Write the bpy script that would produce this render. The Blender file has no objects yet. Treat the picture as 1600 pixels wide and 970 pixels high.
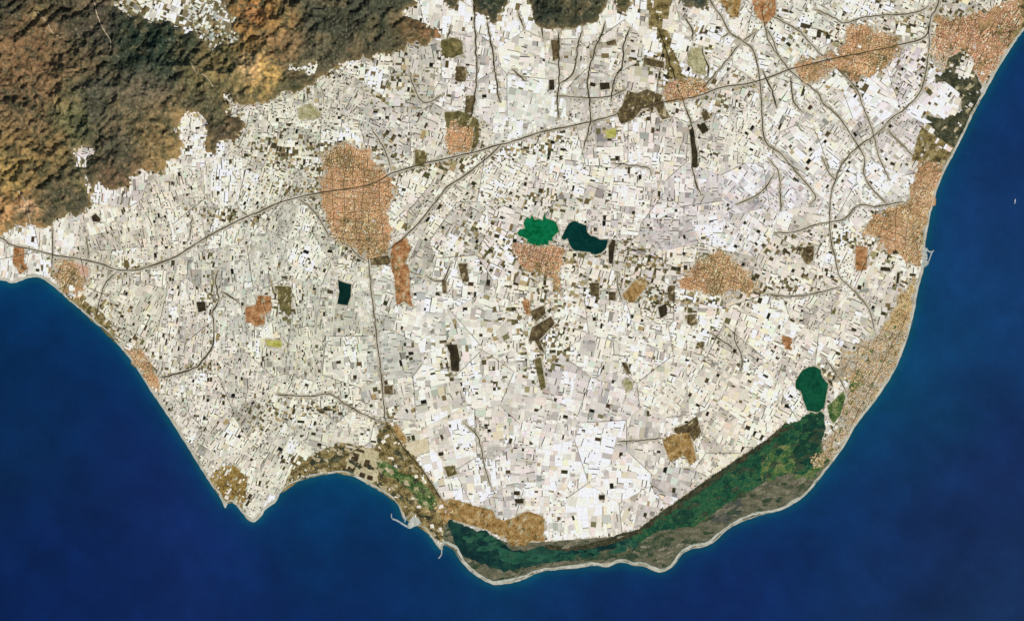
import bpy, math, random
import numpy as np
from mathutils import Vector
from mathutils.geometry import tessellate_polygon

random.seed(7)
RNG = np.random.default_rng(7)
S = 0.2                         # scene units per map pixel (1 unit = 100 m, one map pixel = 20 m)
EF = 1.0                        # light that reaches flat ground, to turn seen colours into base colours
scene = bpy.context.scene
COL = scene.collection
R = math.radians


def W(x, y):
    return ((x - 800.0) * S, (485.0 - y) * S)


def lin(c):
    out = []
    for v in c[:3]:
        v = v / 255.0
        out.append((v / 12.92 if v <= 0.04045 else ((v + 0.055) / 1.055) ** 2.4) / EF)
    return tuple(out)


def lin_np(a):
    a = np.asarray(a, float) / 255.0
    return np.where(a <= 0.04045, a / 12.92, ((a + 0.055) / 1.055) ** 2.4) / EF


# ------------------------------------------------------------------ noise
_TAB = RNG.random((256, 256))


def vnoise(x, y):
    xi = np.floor(x).astype(int); yi = np.floor(y).astype(int)
    fx = x - xi; fy = y - yi
    fx = fx * fx * (3 - 2 * fx); fy = fy * fy * (3 - 2 * fy)
    a = _TAB[xi & 255, yi & 255]; b = _TAB[(xi + 1) & 255, yi & 255]
    c = _TAB[xi & 255, (yi + 1) & 255]; d = _TAB[(xi + 1) & 255, (yi + 1) & 255]
    return (a * (1 - fx) + b * fx) * (1 - fy) + (c * (1 - fx) + d * fx) * fy


def fbm(x, y, octs=4, gain=0.5):
    x = np.asarray(x, float); y = np.asarray(y, float)
    t = 0.0; amp = 1.0; n = 0.0
    for k in range(octs):
        t = t + amp * vnoise(x * 2 ** k + 17.3 * k, y * 2 ** k + 5.1 * k); n += amp; amp *= gain
    return t / n          # 0..1


# ------------------------------------------------------------------ polygons
def densify(poly, step, closed=True):
    out = []
    n = len(poly)
    for i in range(n if closed else n - 1):
        x0, y0 = poly[i]; x1, y1 = poly[(i + 1) % n]
        d = math.hypot(x1 - x0, y1 - y0); k = max(1, int(d / step))
        for j in range(k):
            out.append((x0 + (x1 - x0) * j / k, y0 + (y1 - y0) * j / k))
    if not closed:
        out.append(poly[-1])
    return out


def jitter(pts, amp, freq):
    a = np.array(pts, float)
    dx = fbm(a[:, 0] * freq, a[:, 1] * freq, 3) - 0.5
    dy = fbm(a[:, 0] * freq + 71.7, a[:, 1] * freq + 33.1, 3) - 0.5
    a[:, 0] += dx * amp * 2; a[:, 1] += dy * amp * 2
    return [tuple(p) for p in a]


def rough(poly, amp=3.0, step=3.0, freq=0.16):
    return jitter(densify(poly, step), amp, freq) if amp > 0 else list(poly)


def smooth_line(pts, k=6):
    P = [pts[0]] + list(pts) + [pts[-1]]
    out = []
    for i in range(1, len(P) - 2):
        p0, p1, p2, p3 = P[i - 1], P[i], P[i + 1], P[i + 2]
        for j in range(k):
            t = j / k
            out.append(tuple(0.5 * (2 * p1[a] + (p2[a] - p0[a]) * t + (2 * p0[a] - 5 * p1[a] + 4 * p2[a] - p3[a]) * t * t
                                    + (3 * p1[a] - p0[a] - 3 * p2[a] + p3[a]) * t ** 3) for a in (0, 1)))
    out.append(tuple(pts[-1]))
    return out


# ------------------------------------------------------------------ map raster (one cell per map pixel)
GX0, GY0, GX1, GY1 = -260, -220, 1860, 1190
GW, GH = GX1 - GX0, GY1 - GY0


def raster_poly(poly):
    p = np.array(poly, float)
    x0 = max(GX0, int(p[:, 0].min()) - 1); x1 = min(GX1, int(p[:, 0].max()) + 2)
    y0 = max(GY0, int(p[:, 1].min()) - 1); y1 = min(GY1, int(p[:, 1].max()) + 2)
    m = np.zeros((GH, GW), bool)
    if x1 <= x0 or y1 <= y0:
        return m
    xs = np.arange(x0, x1) + 0.5
    n = len(p)
    for yy in range(y0, y1):
        y = yy + 0.5
        a = p; b = np.roll(p, -1, 0)
        cr = ((a[:, 1] <= y) != (b[:, 1] <= y))
        if not cr.any():
            continue
        ca = a[cr]; cb = b[cr]
        xc = np.sort(ca[:, 0] + (y - ca[:, 1]) * (cb[:, 0] - ca[:, 0]) / (cb[:, 1] - ca[:, 1]))
        m[yy - GY0, x0 - GX0:x1 - GX0] = (np.searchsorted(xc, xs) % 2) == 1
    return m


def raster_line(pts, width):
    m = np.zeros((GH, GW), bool)
    for x, y in densify(pts, 0.7, closed=False):
        r = width / 2
        xa, xb = int(math.floor(x - r)) - GX0, int(math.ceil(x + r)) - GX0
        ya, yb = int(math.floor(y - r)) - GY0, int(math.ceil(y + r)) - GY0
        if xb <= 0 or yb <= 0 or xa >= GW or ya >= GH:
            continue
        m[max(0, ya):yb, max(0, xa):xb] = True
    return m


def blur(a, r, times=3):
    a = a.astype(float)
    for _ in range(times):
        for ax in (0, 1):
            pad = [(0, 0), (0, 0)]; pad[ax] = (r + 1, r)
            c = np.cumsum(np.pad(a, pad, mode='edge'), axis=ax)
            n = a.shape[ax]
            hi = np.take(c, np.arange(2 * r + 1, 2 * r + 1 + n), axis=ax)
            lo = np.take(c, np.arange(0, n), axis=ax)
            a = (hi - lo) / (2 * r + 1)
    return a


# ------------------------------------------------------------------ materials
def nodes_of(name):
    m = bpy.data.materials.new(name); m.use_nodes = True
    nt = m.node_tree
    return m, nt, nt.nodes['Principled BSDF']


def N(nt, t, **kw):
    n = nt.nodes.new(t)
    for k, v in kw.items():
        setattr(n, k, v)
    return n


def noise_node(nt, vec, scale, detail=4.0, rough_=0.6):
    n = N(nt, 'ShaderNodeTexNoise')
    n.inputs['Scale'].default_value = scale
    n.inputs['Detail'].default_value = detail
    n.inputs['Roughness'].default_value = rough_
    nt.links.new(vec, n.inputs['Vector'])
    return n.outputs['Fac']


def mat_sheet(name, cols, scale=0.25, scale2=1.6, fine=0.25, rough_=0.9, stretch=(1, 1, 1), rot=0.0, tuft=0.4):
    """Ground cover: a ramp of its colours driven by two noises, with fine grain on top."""
    m, nt, b = nodes_of(name)
    tc = N(nt, 'ShaderNodeTexCoord')
    mp = N(nt, 'ShaderNodeMapping')
    mp.inputs['Scale'].default_value = stretch
    mp.inputs['Rotation'].default_value = (0, 0, rot)
    nt.links.new(tc.outputs['Object'], mp.inputs['Vector'])
    v = mp.outputs['Vector']
    n1 = noise_node(nt, v, scale, 5.0, 0.62)
    n2 = noise_node(nt, v, scale2, 4.0, 0.7)
    # (n1 - 0.5) * 1.7 + (n2 - 0.5) * 1.3 + 0.5
    sc = N(nt, 'ShaderNodeMath', operation='MULTIPLY_ADD'); nt.links.new(n1, sc.inputs[0])
    sc.inputs[1].default_value = 1.7; sc.inputs[2].default_value = -1.0
    mix = N(nt, 'ShaderNodeMath', operation='MULTIPLY_ADD')
    nt.links.new(n2, mix.inputs[0]); mix.inputs[1].default_value = 1.3
    nt.links.new(sc.outputs[0], mix.inputs[2])
    ramp = N(nt, 'ShaderNodeValToRGB')
    el = ramp.color_ramp.elements
    k = len(cols)
    while len(el) < k:
        el.new(0.5)
    for i, c in enumerate(cols):
        el[i].position = 0.22 + 0.56 * i / max(1, k - 1)
        el[i].color = (*lin(c), 1)
    nt.links.new(mix.outputs[0], ramp.inputs['Fac'])
    n3 = noise_node(nt, tc.outputs['Object'], 5.0, 2.0, 0.7)
    mr = N(nt, 'ShaderNodeMapRange')
    mr.inputs['From Min'].default_value = 0.25; mr.inputs['From Max'].default_value = 0.75
    mr.inputs['To Min'].default_value = 1 - fine; mr.inputs['To Max'].default_value = 1 + fine
    nt.links.new(n3, mr.inputs['Value'])
    # darker tufts and clods
    n4 = noise_node(nt, tc.outputs['Object'], 2.7, 2.0, 0.5)
    m4 = N(nt, 'ShaderNodeMapRange')
    m4.inputs['From Min'].default_value = 0.56; m4.inputs['From Max'].default_value = 0.66
    m4.inputs['To Min'].default_value = 1.0; m4.inputs['To Max'].default_value = 1.0 - tuft
    nt.links.new(n4, m4.inputs['Value'])
    mm = N(nt, 'ShaderNodeMath', operation='MULTIPLY')
    nt.links.new(mr.outputs[0], mm.inputs[0]); nt.links.new(m4.outputs[0], mm.inputs[1])
    vm = N(nt, 'ShaderNodeVectorMath', operation='SCALE')
    nt.links.new(ramp.outputs['Color'], vm.inputs[0]); nt.links.new(mm.outputs[0], vm.inputs['Scale'])
    nt.links.new(vm.outputs[0], b.inputs['Base Color'])
    b.inputs['Roughness'].default_value = rough_
    b.inputs['Specular IOR Level'].default_value = 0.15
    return m


def mat_attr(name, scale=3.0, amt=0.15, rough_=0.7, spec=0.2, detail=3.0, scale2=None, amt2=0.0):
    """Base colour from the mesh's own colour attribute, with noise for wear and grain."""
    m, nt, b = nodes_of(name)
    at = N(nt, 'ShaderNodeAttribute'); at.attribute_name = 'Col'
    geo = N(nt, 'ShaderNodeNewGeometry')
    f = None
    for s_, a_ in ((scale, amt), (scale2, amt2)):
        if not s_:
            continue
        n = noise_node(nt, geo.outputs['Position'], s_, detail, 0.65)
        mr = N(nt, 'ShaderNodeMapRange')
        mr.inputs['From Min'].default_value = 0.3; mr.inputs['From Max'].default_value = 0.7
        mr.inputs['To Min'].default_value = 1 - a_; mr.inputs['To Max'].default_value = 1 + a_
        nt.links.new(n, mr.inputs['Value'])
        if f is None:
            f = mr.outputs[0]
        else:
            mu = N(nt, 'ShaderNodeMath', operation='MULTIPLY')
            nt.links.new(f, mu.inputs[0]); nt.links.new(mr.outputs[0], mu.inputs[1]); f = mu.outputs[0]
    vm = N(nt, 'ShaderNodeVectorMath', operation='SCALE')
    nt.links.new(at.outputs['Color'], vm.inputs[0]); nt.links.new(f, vm.inputs['Scale'])
    nt.links.new(vm.outputs[0], b.inputs['Base Color'])
    b.inputs['Roughness'].default_value = rough_
    b.inputs['Specular IOR Level'].default_value = spec
    return m


# ------------------------------------------------------------------ object helpers
def tag(o, label, cat, group=None, kind=None):
    o['label'] = label; o['category'] = cat
    if group: o['group'] = group
    if kind: o['kind'] = kind
    return o


def link_mesh(name, verts, faces, mat, loc=(0, 0, 0), parent=None, cols=None, smooth=False):
    me = bpy.data.meshes.new(name)
    me.from_pydata(verts, [], faces)
    if cols is not None:
        a = me.color_attributes.new('Col', 'FLOAT_COLOR', 'POINT')
        c = np.ones((len(verts), 4), np.float32); c[:, :3] = np.asarray(cols)
        a.data.foreach_set('color', c.ravel())
    me.materials.append(mat)
    if smooth:
        me.polygons.foreach_set('use_smooth', [True] * len(me.polygons))
    me.update()
    o = bpy.data.objects.new(name, me); o.location = loc
    COL.objects.link(o)
    if parent is not None:
        o.parent = parent
    return o


def signed_area(p):
    return 0.5 * sum(p[i][0] * p[(i + 1) % len(p)][1] - p[(i + 1) % len(p)][0] * p[i][1] for i in range(len(p)))


_NS = [0]


def sheet(name, poly, z, mat, label, cat, kind='structure'):
    _NS[0] += 1
    z += 0.00004 * _NS[0]
    if z < 0.0065: z += 0.0006 * (_NS[0] % 9)
    pts = [W(*p) for p in poly]
    if signed_area(pts) < 0:
        pts = pts[::-1]
    tris = tessellate_polygon([[Vector((x, y, 0)) for x, y in pts]])
    v = [(x, y, z) for x, y in pts]
    fs = []
    for t in tris:
        a, b, c = t
        s_ = (v[b][0] - v[a][0]) * (v[c][1] - v[a][1]) - (v[c][0] - v[a][0]) * (v[b][1] - v[a][1])
        fs.append((a, b, c) if s_ > 0 else (a, c, b))
    o = link_mesh(name, v, fs, mat)
    return tag(o, label, cat, kind=kind)


def ribbon_geo(V, F, pts, wfun, z):
    n = len(pts)
    base = len(V)
    for i, (x, y) in enumerate(pts):
        xa, ya = pts[max(0, i - 1)]; xb, yb = pts[min(n - 1, i + 1)]
        dx, dy = xb - xa, yb - ya; l = math.hypot(dx, dy) or 1
        nx, ny = -dy / l, dx / l
        w = wfun(i, x, y) / 2
        V.append((*W(x + nx * w, y + ny * w), z)); V.append((*W(x - nx * w, y - ny * w), z))
    for i in range(n - 1):
        a = base + 2 * i
        F.append((a, a + 2, a + 3, a + 1))


def grid_mesh(name, X, Y, Z, keep, mat, cols, label, cat, smooth=True, kind='structure'):
    """Height-field mesh over arrays of map coordinates; keep marks the cells that are built."""
    h, w = X.shape
    vx = (X - 800.0) * S; vy = (485.0 - Y) * S
    idx = np.arange(h * w).reshape(h, w)
    q = np.stack([idx[:-1, :-1], idx[1:, :-1], idx[1:, 1:], idx[:-1, 1:]], -1)[keep]
    used = np.zeros(h * w, bool); used[q.ravel()] = True
    remap = np.cumsum(used) - 1
    q = remap[q]
    co = np.stack([vx.ravel(), vy.ravel(), Z.ravel()], -1)[used].astype(np.float32)
    me = bpy.data.meshes.new(name)
    me.vertices.add(len(co)); me.vertices.foreach_set('co', co.ravel())
    nf = len(q)
    me.loops.add(nf * 4); me.loops.foreach_set('vertex_index', q.ravel().astype(np.int32))
    me.polygons.add(nf)
    me.polygons.foreach_set('loop_start', np.arange(0, nf * 4, 4, dtype=np.int32))
    try:
        me.polygons.foreach_set('loop_total', np.full(nf, 4, np.int32))
    except Exception:
        pass
    me.polygons.foreach_set('use_smooth', np.full(nf, smooth))
    me.update(calc_edges=True)
    a = me.color_attributes.new('Col', 'FLOAT_COLOR', 'POINT')
    c = np.ones((h * w, 4), np.float32); c[:, :3] = cols.reshape(-1, 3)
    a.data.foreach_set('color', c[used].ravel())
    me.materials.append(mat)
    o = bpy.data.objects.new(name, me); COL.objects.link(o)
    return tag(o, label, cat, kind=kind)


def box_geo(V, F, C, poly, z0, z1, col):
    """A prism over a convex polygon (world coordinates), top and walls."""
    n = len(poly); b = len(V)
    for x, y in poly: V.append((x, y, z1))
    for x, y in poly: V.append((x, y, z0))
    F.append(tuple(range(b, b + n)))
    for i in range(n):
        j = (i + 1) % n
        F.append((b + i, b + n + i, b + n + j, b + j))
    C.extend([col] * (2 * n))


# ================================================================== THE MAP (traced in photo pixels)
COAST = [(-260, 452), (-160, 446), (-60, 440), (0, 437), (20, 442), (44, 434), (63, 434), (82, 446), (105, 466), (126, 484), (148, 504), (167, 518),
         (184, 538), (201, 558), (218, 582), (235, 609), (252, 634), (272, 664), (289, 691), (310, 725), (327, 752), (344, 777),
         (352, 793), (356, 785), (366, 786), (378, 800), (388, 812), (398, 814), (408, 806), (414, 796), (431, 783), (439, 768), (451, 758),
         (471, 750), (495, 743), (519, 739), (539, 739), (556, 745), (577, 757), (597, 769), (614, 780), (624, 792), (628, 806),
         (634, 811), (640, 806), (643, 801), (645, 806), (640, 813), (637, 822), (641, 825), (652, 821), (662, 825), (672, 837),
         (682, 850), (690, 859), (693, 851), (697, 852), (708, 858), (720, 876), (737, 894), (757, 907), (774, 913), (800, 910), (820, 904), (844, 893), (868, 890), (902, 887),
         (929, 883), (950, 885), (970, 878), (990, 883), (1007, 885), (1021, 891), (1035, 893), (1052, 883), (1065, 866), (1079, 858),
         (1099, 854), (1116, 846), (1133, 830), (1154, 817), (1178, 808), (1200, 801), (1224, 795), (1251, 779), (1271, 759),
         (1295, 728), (1316, 701), (1336, 667), (1352, 645), (1367, 626), (1390, 592), (1407, 558), (1418, 527), (1428, 487), (1436, 446),
         (1442, 425), (1445, 400), (1447, 371), (1453, 337), (1456, 325), (1465, 293), (1479, 262), (1493, 235), (1507, 207),
         (1523, 173), (1538, 146), (1555, 116), (1575, 82), (1590, 60), (1603, 44), (1680, -50), (1760, -140), (1830, -220)]
HARD = {(352, 793), (690, 859), (628, 806), (643, 801), (637, 822)}
COAST_S = jitter(smooth_line(COAST, 5), 1.0, 0.22)
LAND = COAST_S + [(-260, -220)]

HILL_EDGE = [(-260, 372), (-100, 368), (0, 370), (12, 360), (25, 353), (38, 356), (48, 349), (66, 350), (82, 352), (102, 340), (129, 331), (139, 322), (146, 299),
             (152, 282), (160, 286), (173, 298), (184, 300), (199, 288), (204, 272), (231, 262), (243, 268), (254, 266), (262, 250), (279, 244),
             (284, 218), (279, 204), (282, 184), (303, 179), (323, 184), (318, 218), (327, 238), (338, 243), (344, 224), (367, 216),
             (378, 200), (384, 186), (372, 178), (356, 182), (354, 164), (347, 144), (358, 142), (364, 158), (384, 166), (402, 161), (424, 158), (448, 146), (471, 141),
             (493, 136), (500, 122), (516, 116), (529, 103), (553, 96), (584, 88), (604, 86), (631, 81), (638, 66), (665, 69), (689, 60),
             (686, 50), (672, 41), (655, 29), (640, 32), (625, 20), (637, 13), (647, 20), (650, 0), (652, -220)]
HILLS = rough(HILL_EDGE + [(-260, -220)], 10, 2.0, 0.11)
TOP_HILLS = [rough(p, 7, 2.0, 0.12) for p in (
    [(692, -220), (694, 0), (699, 15), (713, 12), (722, 0), (724, -220)],
    [(738, -220), (741, 0), (743, 24), (757, 27), (771, 37), (779, 30), (784, 12), (798, 4), (800, -220)],
    [(806, -220), (826, 0), (832, 14), (838, 37), (851, 43), (873, 49), (899, 44), (916, 37), (936, 34), (943, 14), (952, 0), (955, -220)],
    [(958, -220), (960, 0), (968, 20), (980, 18), (988, 0), (990, -220)],
    [(640, -219), (640, -62), (760, -58), (860, -66), (960, -56), (1080, -64), (1200, -52), (1330, -70), (1450, -58), (1560, -84), (1640, -120), (1690, -219)],
    [(1058, -220), (1062, 0), (1072, 14), (1085, 17), (1101, 12), (1107, 0), (1110, -220)])]
PLATEAU = rough([(185, -80), (172, 0), (175, 15), (188, 14), (201, 26), (221, 27), (235, 39), (262, 37), (282, 44), (289, 56), (306, 51), (313, 68), (323, 70), (328, 84),
                 (336, 76), (350, 72), (374, 68), (381, 51), (364, 44), (366, 27), (352, 14), (347, 0), (330, -80)], 9, 2, 0.14)
PATCH = rough([(105, 224), (117, 231), (130, 226), (146, 228), (150, 241), (137, 248), (136, 265), (118, 262), (119, 246), (112, 238)], 2, 3, 0.2)
PATCH2 = rough([(130, 268), (136, 268), (140, 284), (146, 296), (150, 312), (142, 318), (136, 300)], 1.5, 3, 0.2)
PATCH3 = rough([(448, 100), (462, 98), (470, 106), (478, 96), (498, 96), (497, 112), (484, 120), (470, 112), (452, 112)], 2, 3, 0.2)
PATCH4 = rough([(264, 196), (272, 200), (282, 203), (281, 214), (272, 212)], 1, 3, 0.2)

# towns: outline, house grid angle, spacing, colours
OR = [(202, 150, 106), (208, 164, 120), (192, 156, 112), (214, 182, 138), (180, 138, 98), (214, 190, 150), (162, 126, 88), (198, 142, 104)]
TAN = [(196, 172, 126), (208, 186, 142), (180, 150, 106), (214, 200, 162), (160, 136, 94), (184, 144, 104), (190, 146, 104), (200, 182, 146), (176, 156, 118), (206, 168, 122)]
PINK = [(208, 160, 126), (200, 146, 114), (216, 186, 150), (188, 150, 114), (190, 130, 102), (224, 206, 176), (156, 120, 88)]
MIXED = TAN + [(150, 138, 92), (120, 104, 66), (186, 164, 116), (220, 206, 172)]
TOWNS = [
    ('dense orange town of small roofs, largest inland one, west of centre', [(508, 242), (520, 236), (543, 229), (574, 232), (588, 258), (612, 280), (606, 330), (611, 356), (606, 398), (590, 404), (572, 400), (548, 386), (520, 372), (514, 350), (502, 320), (499, 300), (506, 268)], 8, OR),
    ('orange town ending in a brown field between two motorway branches', [(697, 200), (742, 196), (738, 216), (726, 240), (706, 240), (694, 226)], 5, OR),
    ('long orange town along the motorway near the north east', [(1319, 42), (1353, 37), (1363, 49), (1404, 54), (1408, 76), (1384, 105), (1363, 116), (1336, 126), (1319, 115), (1296, 104), (1265, 133), (1244, 112), (1241, 99), (1288, 92), (1317, 82)], 12, OR),
    ('pinkish coastal town in the top right corner', [(1462, 20), (1480, 30), (1510, 24), (1540, 20), (1556, 10), (1600, -6), (1690, -90), (1672, -50), (1598, 42), (1574, 76), (1550, 110), (1535, 136), (1526, 112), (1513, 82), (1500, 76), (1484, 94), (1472, 116), (1459, 100), (1462, 58)], 25, PINK),
    ('broad orange coastal town beside the small square harbour', [(1436, 254), (1470, 254), (1477, 262), (1462, 293), (1453, 325), (1449, 340), (1444, 371), (1441, 400), (1437, 418), (1412, 408), (1407, 394), (1385, 391), (1377, 374), (1350, 367), (1351, 351), (1367, 337), (1390, 327), (1418, 318), (1424, 290)], 20, OR),
    ('sandy resort strip along the south east beach', [(1435, 417), (1425, 487), (1415, 527), (1404, 558), (1386, 592), (1362, 626), (1332, 667), (1313, 699), (1291, 727), (1277, 742), (1272, 730), (1278, 706), (1296, 680), (1318, 650), (1322, 612), (1340, 585), (1312, 592), (1306, 572), (1326, 555), (1370, 526), (1400, 480), (1406, 466)], 30, TAN),
    ('round orange village among white roofs in the east', [(1075, 430), (1085, 420), (1105, 405), (1120, 393), (1135, 400), (1150, 415), (1170, 425), (1178, 440), (1173, 464), (1160, 454), (1140, 455), (1118, 463), (1105, 452), (1090, 455), (1068, 452), (1062, 440)], 20, OR),
    ('speckled pink village on the south shore of the two reservoirs', [(803, 377), (818, 378), (832, 390), (860, 386), (880, 386), (888, 394), (872, 410), (874, 440), (879, 460), (868, 455), (860, 435), (845, 423), (828, 427), (812, 412)], 15, PINK),
    ('small roadside village at the mouth of the olive valley', [(1038, 134), (1058, 123), (1082, 127), (1106, 127), (1103, 146), (1084, 148), (1062, 156), (1038, 160)], 10, PINK),
    ('thin village strip behind the western beach', [(193, 533), (206, 545), (231, 556), (241, 578), (253, 602), (247, 612), (234, 600), (219, 578), (204, 556)], 35, OR),
    ('marina town on the triangular headland beside the fishing harbour', [(660, 800), (676, 792), (690, 784), (700, 800), (694, 826), (690, 846), (676, 838), (664, 822), (652, 812), (646, 804)], 40, TAN),
    ('small beach town at the edge of the far western coast', [(84, 432), (96, 412), (117, 406), (134, 440), (126, 474), (106, 456)], 30, [(196, 150, 110), (180, 140, 90), (150, 110, 70), (210, 180, 140), (120, 100, 64)]),
]

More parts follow.
